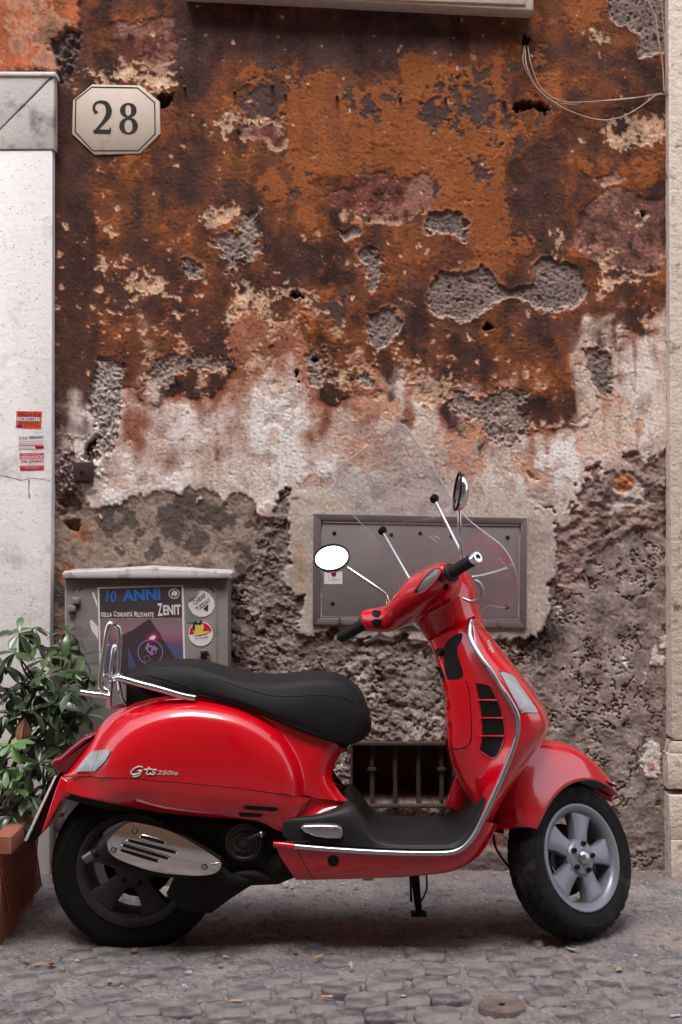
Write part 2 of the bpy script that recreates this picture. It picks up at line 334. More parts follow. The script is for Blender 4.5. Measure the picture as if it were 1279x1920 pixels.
def empty(name, loc, label=None, cat=None, group=None):
    o = bpy.data.objects.new(name, None); o.location = loc; o.empty_display_size = .05
    COL.objects.link(o); return tag(o, label, cat, group)

def link(name, me, mat=None, parent=None, loc=None):
    o = bpy.data.objects.new(name, me); COL.objects.link(o)
    if mat is not None and len(me.materials) == 0: me.materials.append(mat)
    if parent is not None: o.parent = parent
    if loc is not None: o.location = loc
    return o

def obj(name, geo, mat, parent=None, smooth=40, origin=None):
    """geo = (verts in world space, faces); one mesh object with its origin at the parent's origin"""
    V, F = geo
    base = worldloc(parent) if parent is not None else Vector(origin or (0, 0, 0))
    V = np.asarray([tuple(v) for v in V], float)-np.array(base)
    me = bpy.data.meshes.new(name); me.from_pydata(V.tolist(), [], [tuple(f) for f in F]); me.validate()
    bm = bmesh.new(); bm.from_mesh(me); bmesh.ops.remove_doubles(bm, verts=bm.verts, dist=1e-6)
    bmesh.ops.recalc_face_normals(bm, faces=bm.faces); bm.to_mesh(me); bm.free()
    if smooth:
        me.polygons.foreach_set('use_smooth', [True]*len(me.polygons)); me.set_sharp_from_angle(angle=R(smooth))
    o = link(name, me, mat, parent)
    if parent is None: o.location = base
    return o

def join(*geos):
    V, F = [], []
    for v, f in geos:
        k = len(V); V += [tuple(p) for p in v]; F += [tuple(i+k for i in q) for q in f]
    return V, F

def cr(pts, n=8, closed=False):
    """Catmull-Rom through pts"""
    pts = np.asarray([tuple(p) for p in pts], float); m = len(pts); out = []
    def g(i): return pts[i % m] if closed else (pts[i] if 0 <= i < m else (2*pts[0]-pts[1] if i < 0 else 2*pts[-1]-pts[-2]))
    for i in range(m if closed else m-1):
        a, b, c, d = g(i-1), g(i), g(i+1), g(i+2)
        for k in range(n):
            t = k/n
            out.append(.5*(2*b+(c-a)*t+(2*a-5*b+4*c-d)*t*t+(3*b-a-3*c+d)*t**3))
    if not closed: out.append(pts[-1])
    return np.array(out)

def tube(path, r, n=10, sm=0, closed=False, caps=True, flat=None):
    p = cr(path, sm, closed) if sm else np.asarray([tuple(q) for q in path], float)
    m = len(p); rr = np.full(m, r, float) if np.isscalar(r) else np.interp(np.linspace(0, 1, m), np.linspace(0, 1, len(r)), r)
    T = np.gradient(p, axis=0) if not closed else (np.roll(p, -1, 0)-np.roll(p, 1, 0))
    T /= np.linalg.norm(T, axis=1)[:, None]+1e-12
    u = np.cross(T[0], (0, 0, 1.0)); u = np.cross(T[0], (0, 1.0, 0)) if np.linalg.norm(u) < .1 else u
    u /= np.linalg.norm(u); V = []; F = []
    for i in range(m):
        u = u-T[i]*np.dot(u, T[i]); u /= np.linalg.norm(u); w = np.cross(T[i], u)
        for k in range(n):
            a = 2*math.pi*k/n; V.append(p[i]+rr[i]*(math.cos(a)*u+math.sin(a)*w))
    for i in range(m if closed else m-1):
        for k in range(n):
            j = (i+1) % m; k2 = (k+1) % n; F.append((i*n+k, i*n+k2, j*n+k2, j*n+k))
    if caps and not closed:
        F.append(tuple(range(n-1, -1, -1))); F.append(tuple((m-1)*n+k for k in range(n)))
    return V, F

def spline_mat(n_ctrl, n_out):
    """natural interpolation matrix by Catmull-Rom on a uniform parameter"""
    I = np.eye(n_ctrl); t = np.linspace(0, n_ctrl-1, n_out); M = []
    for x in t:
        i = min(int(x), n_ctrl-2); f = x-i
        g = lambda k: I[k] if 0 <= k < n_ctrl else (2*I[0]-I[1] if k < 0 else 2*I[-1]-I[-2])
        a, b, c, d = g(i-1), g(i), g(i+1), g(i+2)
        M.append(.5*(2*b+(c-a)*f+(2*a-5*b+4*c-d)*f*f+(3*b-a-3*c+d)*f**3))
    return np.array(M)

def gridmesh(G, close_u=False):
    a, b = G.shape[:2]; V = G.reshape(-1, 3); F = []
    for i in range(a-1 if not close_u else a):
        for j in range(b-1):
            i2 = (i+1) % a; F.append((i*b+j, i*b+j+1, i2*b+j+1, i2*b+j))
    return list(map(tuple, V)), F

def surf(rows, nu, nv):
    """rows[j][i] control points -> smooth sheet"""
    C = np.array([[tuple(p) for p in r] for r in rows], float)
    A, B = spline_mat(C.shape[0], nu), spline_mat(C.shape[1], nv)
    return np.einsum('ai,bj,ijk->abk', A, B, C)

def mirror_y(geo):
    V, F = geo
    return [(v[0], 2*YC-v[1], v[2]) for v in V], [tuple(reversed(f)) for f in F]

def offset_poly(pts, d):
    n = len(pts); out = []
    A = sum(pts[i][0]*pts[(i+1) % n][1]-pts[(i+1) % n][0]*pts[i][1] for i in range(n)); s = 1 if A > 0 else -1
    for i in range(n):
        p0, p1, p2 = np.array(pts[i-1]), np.array(pts[i]), np.array(pts[(i+1) % n])
        e1, e2 = p1-p0, p2-p1; n1 = np.array((e1[1], -e1[0]))*s; n2 = np.array((e2[1], -e2[0]))*s
        n1 = n1/(np.linalg.norm(n1)+1e-9); n2 = n2/(np.linalg.norm(n2)+1e-9); b = n1+n2; L = np.dot(b, b)
        b = b*(2/max(L, .6)) if L > 1e-6 else n1
        out.append(tuple(p1+b*d*.5*1.0 if False else p1+b*d/1.0))
    return out

def slab(pts, y0, y1, bev=.004, fn=None, crown=0.0):
    """solid between depths: pts are (x, z) in metres, front face at y0 (street side), back at y1, rounded front and back edge"""
    rings = []
    for (d, y) in ((-bev, y0), (-bev*.35, y0+bev*.3), (0, y0+bev), (0, y1-bev), (-bev*.35, y1-bev*.3), (-bev, y1)) if bev else ((0, y0), (0, y1)):
        q = offset_poly(pts, d) if d else pts
        rings.append([(a, y, b) for a, b in q])
    n = len(pts); V = [v for r in rings for v in r]; F = []
    for k in range(len(rings)-1):
        for i in range(n):
            j = (i+1) % n; F.append((k*n+i, k*n+j, (k+1)*n+j, (k+1)*n+i))
    F.append(tuple(range(n))); F.append(tuple((len(rings)-1)*n+i for i in range(n-1, -1, -1)))
    return V, F

def pxslab(px, y0, y1, bev=.003, sm=0, closed=True):
    """outline traced in picture px at scooter depth y0 (towards street), going back to y1"""
    pts = cr([(a, b, 0) for a, b in px], sm, True)[:, :2] if sm else px
    q = [S(a, b, y0) for a, b in pts]
    return slab([(v.x, v.z) for v in q], YC-y0, YC-y1, bev)

def box(c, s, bev=0.0, rot=None):
    x, y, z = [v/2 for v in s]
    if bev <= 0:
        V = [(sx*x, sy*y, sz*z) for sx in (-1, 1) for sy in (-1, 1) for sz in (-1, 1)]
        F = [(0, 1, 3, 2), (4, 6, 7, 5), (0, 4, 5, 1), (2, 3, 7, 6), (0, 2, 6, 4), (1, 5, 7, 3)]
    else:
        bm = bmesh.new(); bmesh.ops.create_cube(bm, size=1)
        for v in bm.verts: v.co = Vector((v.co.x*s[0], v.co.y*s[1], v.co.z*s[2]))
        bmesh.ops.bevel(bm, geom=bm.edges[:], offset=bev, segments=2, affect='EDGES', profile=.6)
        bm.verts.index_update(); V = [tuple(v.co) for v in bm.verts]; F = [tuple(v.index for v in f.verts) for f in bm.faces]; bm.free()
    if rot is not None: V = [tuple(rot @ Vector(v)) for v in V]
    return [(v[0]+c[0], v[1]+c[1], v[2]+c[2]) for v in V], F

def lathe(prof, o, ax, n=32, fn=None, caps=True):
    """prof = [(r, h)] along the axis"""
    ax = Vector(ax).normalized(); q = Vector((0, 0, 1)).rotation_difference(ax); V = []; F = []
    for (r, h) in prof:
        for k in range(n):
            a = 2*math.pi*k/n; rr = fn(r, h, a) if fn else r
            V.append(tuple(q @ Vector((rr*math.cos(a), rr*math.sin(a), h))+Vector(o)))
    m = len(prof)
    for i in range(m-1):
        for k in range(n): F.append((i*n+k, i*n+(k+1) % n, (i+1)*n+(k+1) % n, (i+1)*n+k))
    if caps and prof[0][0] > 1e-5: F.append(tuple(range(n-1, -1, -1)))
    if caps and prof[-1][0] > 1e-5: F.append(tuple((m-1)*n+k for k in range(n)))
    return V, F

def xform(geo, M):
    return [tuple(M @ Vector(v)) for v in geo[0]], geo[1]

def bvh_of(*geos):
    V, F = join(*geos); return BVHTree.FromPolygons([Vector(v) for v in V], F)

EYEV = Vector((0, -DIST, EYE))
def drop(bvh, px, py, yfall):
    """point and normal of the surface on the sight line through px, py"""
    d = (P(px, py, 0)-EYEV).normalized(); h = bvh.ray_cast(EYEV, d)
    if h[0] is None: return S(px, py, yfall), Vector((0, -1, 0))
    n = h[1]; n = -n if n.dot(d) > 0 else n
    return h[0], n

def patch(bvh, outline, lift=.002, sink=.004, cell=6.0, yfall=.2, sm=0):
    """a thin panel that follows a surface inside a traced outline, with its own thickness"""
    o = cr([(a, b, 0) for a, b in outline], sm, True)[:, :2].tolist() if sm else outline
    pts = []
    for i in range(len(o)):
        a, b = np.array(o[i]), np.array(o[(i+1) % len(o)]); m = max(1, int(np.linalg.norm(b-a)/cell))
        pts += [tuple(a+(b-a)*k/m) for k in range(m)]
    nb = len(pts); X = np.array(pts)
    gx = np.arange(X[:, 0].min()+cell*.5, X[:, 0].max(), cell); gy = np.arange(X[:, 1].min()+cell*.5, X[:, 1].max(), cell)
    if len(gx) and len(gy):
        GX, GY = np.meshgrid(gx, gy); sdf = poly_sdf(GX, GY, pts); k = sdf < -cell*.45
        pts += list(zip(GX[k].tolist(), GY[k].tolist()))
    vs, es, fs, *_ = delaunay_2d_cdt([Vector(p) for p in pts], [], [list(range(nb))], 1, 1e-4)
    top, bot = [], []
    for v in vs:
        h, n = drop(bvh, v.x, v.y, yfall); top.append(tuple(h+n*lift)); bot.append(tuple(h-n*sink))
    m = len(top); F = [tuple(f) for f in fs]
    cnt = {}
    for f in fs:
        for i in range(len(f)): a, b = f[i], f[(i+1) % len(f)]; cnt[(a, b)] = 1
    rim = [(a, b) for (a, b) in cnt if (b, a) not in cnt]
    F += [tuple(i+m for i in reversed(f)) for f in fs]+[(b, a, a+m, b+m) for a, b in rim]
    return top+bot, F

def onto(bvh, path, lift=.001, yfall=.2):
    out = []
    for a, b in path:
        h, n = drop(bvh, a, b, yfall); out.append(h+n*lift)
    return out

def text_geo(s, size=1.0, extrude=.0, width=None, bold=0.0, shear=0.0, spacing=1.0):
    """flat lettering in the xy plane, centred, of the given cap height; (verts, faces)"""
    c = bpy.data.curves.new('t', 'FONT'); c.body = s; c.size = 1.0; c.align_x = 'CENTER'; c.align_y = 'CENTER'; c.extrude = extrude/size if size else 0
    c.offset = bold; c.shear = shear; c.space_character = spacing; c.resolution_u = 3
    o = bpy.data.objects.new('t', c); COL.objects.link(o)
    bpy.context.view_layer.update()
    me = bpy.data.meshes.new_from_object(o.evaluated_get(bpy.context.evaluated_depsgraph_get()))
    V = np.array([v.co for v in me.vertices]); F = [tuple(p.vertices) for p in me.polygons]
    bpy.data.objects.remove(o); bpy.data.curves.remove(c); bpy.data.meshes.remove(me)
    h = V[:, 1].max()-V[:, 1].min(); w = V[:, 0].max()-V[:, 0].min()
    V[:, 1] -= (V[:, 1].max()+V[:, 1].min())/2; V[:, 0] -= (V[:, 0].max()+V[:, 0].min())/2
    k = size/h; V[:, 1] *= k; V[:, 0] *= (width/w if width else k); V[:, 2] *= k
    return V.tolist(), F

def text_on(s, px, py, Y, h, w=None, rot=0.0, **kw):
    """lettering on an upright wall-parallel face: centre at px, py; h, w in px; rot in degrees (clockwise +)"""
    k = (Y+DIST)/FPX; V, F = text_geo(s, h*k, width=(w*k if w else None), **kw); c = P(px, py, Y); a = -R(rot); ca, sa = math.cos(a), math.sin(a)
    return [(c.x+v[0]*ca-v[1]*sa, c.y-v[2], c.z+v[0]*sa+v[1]*ca) for v in V], F

def flat_on(pts, Y, t=.0006):
    """thin printed or glued sheet on a wall-parallel face, outline in px"""
    q = [P(a, b, Y) for a, b in pts]
    return slab([(v.x, v.z) for v in q], Y-t, Y, 0)

def ell(cx, cy, rx, ry, n=28, a0=0, a1=360):
    return [(cx+rx*math.cos(R(a0+(a1-a0)*k/(n if a1-a0 == 360 else n-1))), cy+ry*math.sin(R(a0+(a1-a0)*k/(n if a1-a0 == 360 else n-1)))) for k in range(n)]

# ---------------------------------------------------------------- materials
def mat(name, base=(.5, .5, .5), rough=.6, metal=0.0, coat=0.0, var=.0, vscale=8.0, bump=0.0, bscale=60.0, spec=.5, rvar=0.0, trans=0.0, ior=1.45, dirt=None, dscale=5.0, dlo=.5, dhi=.62, emit=None, objrand=0.0, alpha=None):
    m = bpy.data.materials.new(name); m.use_nodes = True; nt = m.node_tree; nd, lk = nt.nodes, nt.links
    b = nd['Principled BSDF']; b.inputs['Base Color'].default_value = (*base, 1); b.inputs['Roughness'].default_value = rough
    b.inputs['Metallic'].default_value = metal; b.inputs['Coat Weight'].default_value = coat; b.inputs['Coat Roughness'].default_value = .04
    b.inputs['Specular IOR Level'].default_value = spec; b.inputs['Transmission Weight'].default_value = trans; b.inputs['IOR'].default_value = ior
    tc = nd.new('ShaderNodeTexCoord'); src = tc.outputs['Object']
    def noise(sc, det=6, rg=.6):
        n = nd.new('ShaderNodeTexNoise'); n.inputs['Scale'].default_value = sc; n.inputs['Detail'].default_value = det; n.inputs['Roughness'].default_value = rg
        lk.new(src, n.inputs['Vector']); return n.outputs['Fac']
    colsock = None
    if var or objrand:
        rgb = nd.new('ShaderNodeHueSaturation'); rgb.inputs['Color'].default_value = (*base, 1)
        mr = nd.new('ShaderNodeMapRange'); mr.inputs['To Min'].default_value = 1-var; mr.inputs['To Max'].default_value = 1+var
        mr.inputs['From Min'].default_value = .3; mr.inputs['From Max'].default_value = .7
        lk.new(noise(vscale), mr.inputs['Value']); val = mr.outputs[0]
        if objrand:
            oi = nd.new('ShaderNodeObjectInfo'); m2 = nd.new('ShaderNodeMapRange'); m2.inputs['To Min'].default_value = 1-objrand; m2.inputs['To Max'].default_value = 1+objrand
            lk.new(oi.outputs['Random'], m2.inputs['Value']); mu = nd.new('ShaderNodeMath'); mu.operation = 'MULTIPLY'
            lk.new(val, mu.inputs[0]); lk.new(m2.outputs[0], mu.inputs[1]); val = mu.outputs[0]
        lk.new(val, rgb.inputs['Value']); colsock = rgb.outputs[0]
    if dirt is not None:
        mx = nd.new('ShaderNodeMix'); mx.data_type = 'RGBA'; mp = nd.new('ShaderNodeMapRange'); mp.inputs['From Min'].default_value = dlo; mp.inputs['From Max'].default_value = dhi
        lk.new(noise(dscale, 9, .65), mp.inputs['Value']); lk.new(mp.outputs[0], mx.inputs['Factor'])
        if colsock: lk.new(colsock, mx.inputs['A'])
        else: mx.inputs['A'].default_value = (*base, 1)
        mx.inputs['B'].default_value = (*dirt, 1); colsock = mx.outputs['Result']
    if colsock: lk.new(colsock, b.inputs['Base Color'])
    if rvar:
        mp = nd.new('ShaderNodeMapRange'); mp.inputs['To Min'].default_value = max(0, rough-rvar); mp.inputs['To Max'].default_value = min(1, rough+rvar)
        mp.inputs['From Min'].default_value = .3; mp.inputs['From Max'].default_value = .7
        lk.new(noise(vscale*1.7), mp.inputs['Value']); lk.new(mp.outputs[0], b.inputs['Roughness'])
    if bump:
        bp = nd.new('ShaderNodeBump'); bp.inputs['Strength'].default_value = 1; bp.inputs['Distance'].default_value = bump
        lk.new(noise(bscale, 8, .6), bp.inputs['Height']); lk.new(bp.outputs[0], b.inputs['Normal'])
    if emit: b.inputs['Emission Color'].default_value = (*emit, 1); b.inputs['Emission Strength'].default_value = 1
    if alpha is not None: b.inputs['Alpha'].default_value = alpha
    return m
def L(r, g, b): return tuple(lin(r, g, b).tolist())
# ---------------------------------------------------------------- the old wall
random.seed(4); RNG = np.random.default_rng(11)
def grid_object(name, X, Y, Z, C, m, parent=None, ng=True):
    H, W = X.shape; n = H*W
    me = bpy.data.meshes.new(name); me.vertices.add(n)
    me.vertices.foreach_set('co', np.stack([X, Y, Z], -1).astype(np.float32).ravel())
    i = np.arange(n).reshape(H, W); q = np.stack([i[:-1, :-1], i[1:, :-1], i[1:, 1:], i[:-1, 1:]], -1).reshape(-1, 4)
    me.loops.add(q.size); me.loops.foreach_set('vertex_index', q.astype(np.int32).ravel())
    me.polygons.add(len(q)); me.polygons.foreach_set('loop_start', np.arange(0, q.size, 4, dtype=np.int32))
    me.polygons.foreach_set('use_smooth', np.ones(len(q), bool))
    me.update(calc_edges=True)
    if C is not None:
        a = me.attributes.new('Col', 'FLOAT_COLOR', 'POINT')
        a.data.foreach_set('color', np.concatenate([C, np.ones(C.shape[:2]+(1,))], -1).astype(np.float32).ravel())
    return link(name, me, m, parent)

def col_mat(name, rough=.88, fine=.14, fscale=420, bump=.0012, bscale=330):
    m = mat(name, (.3, .3, .3), rough, bump=bump, bscale=bscale, spec=.25); nt = m.node_tree; nd, lk = nt.nodes, nt.links
    at = nd.new('ShaderNodeAttribute'); at.attribute_name = 'Col'; tc = nd.new('ShaderNodeTexCoord')
    nz = nd.new('ShaderNodeTexNoise'); nz.inputs['Scale'].default_value = fscale; nz.inputs['Detail'].default_value = 4; lk.new(tc.outputs['Object'], nz.inputs['Vector'])
    mp = nd.new('ShaderNodeMapRange'); mp.inputs['From Min'].default_value = .3; mp.inputs['From Max'].default_value = .7; mp.inputs['To Min'].default_value = 1-fine; mp.inputs['To Max'].default_value = 1+fine
    lk.new(nz.outputs['Fac'], mp.inputs['Value'])
    h = nd.new('ShaderNodeHueSaturation'); lk.new(at.outputs['Color'], h.inputs['Color']); lk.new(mp.outputs[0], h.inputs['Value'])
    lk.new(h.outputs[0], nd['Principled BSDF'].inputs['Base Color']); return m
M_WALL = col_mat('old_plaster', fine=.3, fscale=520, bump=.002, bscale=380)
wall = empty('old_wall', (0, 0, 0), 'old peeling plaster wall, ochre above, whitish band, rough grey rubble below', 'wall')
NX0, NX1, NY0, NY1 = 660, 852, 1396, 1508            # small barred opening near the ground
def wall_piece(name, x0, x1, y0, y1, step, seed, niche=False):
    PX, PY = np.meshgrid(np.arange(x0, x1+step*.5, step), np.arange(y0, y1+step*.5, step))
    c, h, r = wall_fields(PX, PY, step, seed)
    if niche:
        k = (PX > NX0) & (PX < NX1) & (PY > NY0) & (PY < NY1)
        h = np.where(k, -.30+.006*np.sin(PX*.21)*np.sin(PY*.17), h); c[k] = c[k]*.0+lin(104, 84, 76)
    k = 1/503.75
    return grid_object(name, (PX-639.5)*k, -h, EYE-(PY-960)*k, c, M_WALL, wall)
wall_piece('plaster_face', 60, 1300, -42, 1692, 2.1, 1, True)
wall_piece('upper_face', -900, 2500, -3400, -42, 18, 2)
wall_piece('side_face', 1300, 2500, -42, 1692, 12, 3)
wall_piece('side_face', -1400, -900, -42, 1692, 14, 5)
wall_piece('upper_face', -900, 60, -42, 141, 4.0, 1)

# ---------------------------------------------------------------- ground
def gh(x, y):
    """height of the packed dirt between and over the stones"""
    x, y = np.asarray(x, float), np.asarray(y, float)
    h = .004*np.sin(2.1*x+1.3)*np.cos(2.7*y)+.0035*np.sin(5.3*x-3.1*y)+.003*np.sin(9.7*x+7.9*y+1)+.002*np.sin(17*x-13*y)
    h = h*.75-.0035*sstep(-.80, -.95, y)+.0055*np.exp(-((y+.62)/.34)**2)-.006*np.exp(-((x-.12)/.28)**2-((y+1.2)/.28)**2)+.002*np.exp(-((x-.85)/.35)**2-((y+1.0)/.3)**2)+.010*np.exp(-((y+.02)/.09)**2)
    return h+.0045
def lines(fa, fb, st, far):
    c = np.arange(fa, fb+st*.5, st); g = [st*1.5]
    while sum(g) < far: g.append(g[-1]*1.45)
    cs = np.cumsum(g); return np.concatenate([fa-cs[::-1], c, fb+cs])
gx, gy = lines(-1.5, 1.5, .008, 180), np.concatenate([-1.75-np.cumsum(.012*1.45**np.arange(24))[::-1], np.arange(-1.75, .06, .008), [.2, .6, 1.5]])
GX, GY = np.meshgrid(gx, gy[::-1])
inner = (np.abs(GX) < 1.6) & (GY > -1.8) & (GY < .2)
nA = spectral(GX.shape[0], GX.shape[1], 8, 1.8, 71, lo=90); nB = spectral(GX.shape[0], GX.shape[1], 8, 1.6, 72, lo=28); nC = spectral(GX.shape[0], GX.shape[1], 8, 2.0, 73, lo=500)
GZ = gh(GX, GY)+np.where(inner, .0022*nA+.0011*nB, 0); GZ = np.where(np.abs(GX)+np.abs(GY) > 5, 0, GZ)
gc = np.ones(GX.shape+(3,))*lin(124, 115, 115)
def mixg(m, c): gc[:] = gc*(1-m[..., None])+np.asarray(c)*m[..., None]
mixg(sstep(.1, 1.2, nC+.5*nA)*.8, lin(104, 100, 104)); mixg(sstep(.3, 1.3, -nC+.5*nA)*.8, lin(140, 130, 126)); mixg(sstep(.9, 1.5, nA+.4*nB)*.7, lin(82, 70, 66))
mixg(sstep(1.2, 1.9, nB+.4*nA)*.6, lin(148, 138, 132)); mixg(np.exp(-((GX-.1)/.18)**2-((GY+1.12)/.1)**2)*.5*sstep(-.3, .8, nA), lin(120, 84, 66))
mixg(np.exp(-((GY+.04)/.08)**2)*.5, lin(98, 84, 78))
gc = np.clip(gc*(1+.1*nB[..., None]), .01, .8)
M_GROUND = col_mat('packed_dirt', .9, .25, 260, .003, 200)
ground = grid_object('ground', GX, GY, GZ, gc, M_GROUND); tag(ground, kind='structure')

M_STONE = mat('basalt_sett', L(95, 91, 93), .52, var=.3, vscale=14, bump=.008, bscale=24, dirt=L(132, 123, 120), dscale=12, dlo=.42, dhi=.6, rvar=.16, objrand=.32)
def sett_mesh(k):
    r = random.Random(k); V = []; F = []; n = 12
    w, d = .059*r.uniform(.9, 1.06), .052*r.uniform(.88, 1.06); e = r.uniform(4.2, 8)
    rr = []
    for i in range(n):
        a = 2*math.pi*(i+.5)/n; c, s = math.cos(a), math.sin(a)
        q = (abs(c)**e+abs(s)**e)**(-1/e)*r.uniform(.88, 1.06); rr.append((c*q*w, s*q*d))
    for f, z in ((1, -.04), (1.01, -.006), (.955, .0005), (.89, .0016), (.70, .0022)):
        for x, y in rr: V.append((x*f+(1-f)*r.uniform(-.006, .006), y*f, z+(r.uniform(-.0012, .0012) if f < 1 else r.uniform(-.003, .002) if z > -.03 else 0)))
    V.append((r.uniform(-.008, .008), r.uniform(-.008, .008), r.uniform(.001, .0035)))
    for k2 in range(4):
        for i in range(n): j = (i+1) % n; F.append((k2*n+i, k2*n+j, (k2+1)*n+j, (k2+1)*n+i))
    for i in range(n): F.append((4*n+i, 4*n+(i+1) % n, 5*n))
    me = bpy.data.meshes.new('cobblestone'); me.from_pydata(V, [], F); me.polygons.foreach_set('use_smooth', [True]*len(F)); me.materials.append(M_STONE); return me
SETTS = [sett_mesh(i) for i in range(18)]
rs = random.Random(8); cnt = 0
for row in range(13):
    y = -.50-row*.112
    for k in range(-13, 14):
        x = k*.124+(row % 2)*.06+rs.uniform(-.012, .012); yy = y+rs.uniform(-.01, .01)
        tw = .35*max(0, min(1, (.05-x)/.5)); 
        yy += .05*math.sin(x*2.2+.4)+.02*math.sin(x*6)
        if abs(x) > .30*(yy+DIST)+.14: continue
        lift = rs.uniform(-.005, .004)+.001-(.012 if rs.random() < .16 else 0)-.0065*math.exp(-((yy+.62)/.30)**2)-.001*math.exp(-((x-.75)/.35)**2-((yy+1.0)/.25)**2)+.003*math.exp(-((x-.13)/.2)**2-((yy+1.15)/.2)**2)
        if (x-.4385)**2+(yy+1.283)**2 < .0125: continue                  # the drain cap lies here
        o = link('cobblestone', SETTS[rs.randrange(18)], parent=ground); cnt += 1
        o.location = (x, yy, .0065+lift); o.rotation_euler = (rs.uniform(-.05, .05), rs.uniform(-.05, .05), tw+rs.choice((0, math.pi))+rs.uniform(-.1, .1)); s = rs.uniform(.93, 1.08); o.scale = (s, s*rs.uniform(.95, 1.05), 1)
print('cobblestones', cnt)

# ---------------------------------------------------------------- door frame at the left, quoin at the right
M_TRAV = mat('white_travertine', L(232, 228, 228), .7, var=.05, vscale=4, bump=.0022, bscale=55, dirt=L(178, 166, 158), dscale=5, dlo=.54, dhi=.74)
M_TRAVD = mat('stained_travertine', L(206, 199, 196), .75, var=.08, vscale=7, bump=.002, bscale=60, dirt=L(104, 90, 88), dscale=3.2, dlo=.50, dhi=.60)
M_QUOIN = mat('porous_travertine', L(208, 192, 180), .8, var=.1, vscale=9, bump=.007, bscale=48, dirt=L(128, 108, 98), dscale=16, dlo=.55, dhi=.66)
def stone_px(px, y0, y1, bev=.0035):
    q = [P(a, b, y0) for a, b in px]; return slab([(v.x, v.z) for v in q], y0, y1, bev)
frame = empty('stone_door_frame', P(97, 1640, 0), 'white travertine door frame with three stickers, at the left edge', 'door frame')
def pits(n, x0, x1, y0, y1, Y, rng):
    """little travertine holes: shallow dark chips set in the face"""
    g = []
    for _ in range(n):
        a, b = rng.uniform(x0, x1), rng.uniform(y0, y1); c = P(a, b, Y); w, h = rng.uniform(.0012, .004), rng.uniform(.0006, .0018)
        g.append(([(c.x-w, Y-.0003, c.z), (c.x, Y-.0003, c.z-h), (c.x+w, Y-.0003, c.z+rng.uniform(-h, h)*.4), (c.x, Y-.0003, c.z+h)], [(0, 1, 2, 3)]))
    return join(*g)
M_PIT = mat('pit_shadow', L(120, 106, 100), .95)
FY = -.045
obj('jamb_stone', stone_px([(98,281),(97,894),(94,1200),(94,1655),(-140,1655),(-140,402),(-37,282)], FY, .06), M_TRAV, frame)
_r = random.Random(6)
def crack(pts, w):
    q = cr([(a, b, 0) for a, b in pts], 6)[:, :2]; q = q+np.array([(0, _r.uniform(-.7, .7)) for _ in q]); V = []
    for k, (a, b) in enumerate(q): c = P(a, b, FY-.0004); h = w*_r.uniform(.2, 1)/503; V += [(c.x, c.y, c.z+h), (c.x, c.y, c.z-h)]
    return V, [(2*k, 2*k+1, 2*k+3, 2*k+2) for k in range(len(q)-1)]
obj('crack', crack([(-30,889),(10,893),(40,900),(60,897),(84,899),(95,903)], .9), M_PIT, frame, smooth=0)
obj('crack', ([tuple(P(a, b, FY-.0004)) for a, b in ((53,900),(56,900),(54.5,920),(57,935),(54,934),(53,918))], [(0, 1, 2, 3, 4, 5)]), M_PIT, frame, smooth=0)
obj('jamb_stone', stone_px([(102,141),(102,280),(-36,280)], FY-.004, .06), M_TRAVD, frame)
obj('lintel', stone_px([(101,138),(-37,279),(-140,400),(-900,400),(-900,138)], FY-.006, .06), M_TRAVD, frame)
obj('cornice', stone_px([(104,134),(104,142),(-900,142),(-900,134)], FY-.012, .06, .003), M_TRAV, frame)
pt = obj('pit', pits(520, -20, 94, 290, 1200, FY, random.Random(3)), M_PIT, frame, smooth=0); pt['kind'] = 'stuff'
M_SHUT = mat('shutter_metal', L(120, 122, 126), .5, .6, var=.1, vscale=6, bump=.001, bscale=40)
sh = empty('roller_shutter', P(-500, 1640, .1), 'grey metal roller shutter closed inside the white door frame', 'shutter')
for k in range(26): obj('slat', box((P(-520, 0, .1).x, .1, .06+k*.095), (1.6, .03, .09), .012), M_SHUT, sh)
quoin = empty('corner_pilaster', P(1279, 1640, 0), 'worn beige travertine pilaster at the right edge of the wall', 'pilaster')
QY = -.05
obj('quoin_stone', stone_px([(1254,-60),(1500,-60),(1500,1385),(1266,1388),(1258,1382)], QY-.002, .06), M_QUOIN, quoin)
obj('quoin_stone', stone_px([(1258,1391),(1500,1389),(1500,1410),(1255,1412)], QY-.004, .06), M_QUOIN, quoin)
obj('quoin_stone', stone_px([(1252,1414),(1500,1414),(1500,1479),(1254,1480)], QY-.012, .06), M_QUOIN, quoin)
obj('quoin_stone', stone_px([(1255,1492),(1500,1488),(1500,1575),(1257,1575)], QY-.02, .06), M_QUOIN, quoin)
obj('quoin_stone', stone_px([(1259,1577),(1500,1577),(1500,1672),(1259,1672)], QY-.03, .06), M_QUOIN, quoin)

# ---------------------------------------------------------------- house across the lane (seen in the chrome, and it narrows the sky)
M_HOUSE = mat('pale_stucco', L(150, 118, 92), .9, var=.1, vscale=1.5, bump=.003, bscale=20); M_GLASSD = mat('dark_window', (.03, .03, .035), .1); M_SHUTG = mat('green_shutter', L(70, 84, 70), .6)
HY = -6.6
house = empty('house_across_lane', (0, HY, 0), 'pale stucco house across the lane, mirrored in the chrome', 'house')
obj('facade', box((0, HY-.5, 5.2), (44, 1.0, 10.4), .02), M_HOUSE, house); obj('cornice', box((0, HY+.05, 10.3), (44, .3, .25), .03), M_HOUSE, house)
for xx in (-9, -6, -3, 0, 3, 6, 9):
    for zz in (1.7, 5.0, 8.3):
        w = obj('window', box((xx, HY+.01, zz), (1.2, .06, 1.8), .01), M_HOUSE, house); obj('pane', box((xx, HY+.045, zz), (.95, .02, 1.55)), M_GLASSD, w)
        if zz > 3:
            for s in (-1, 1): obj('shutter', box((xx+s*.92, HY+.03, zz), (.55, .04, 1.6), .01), M_SHUTG, w)
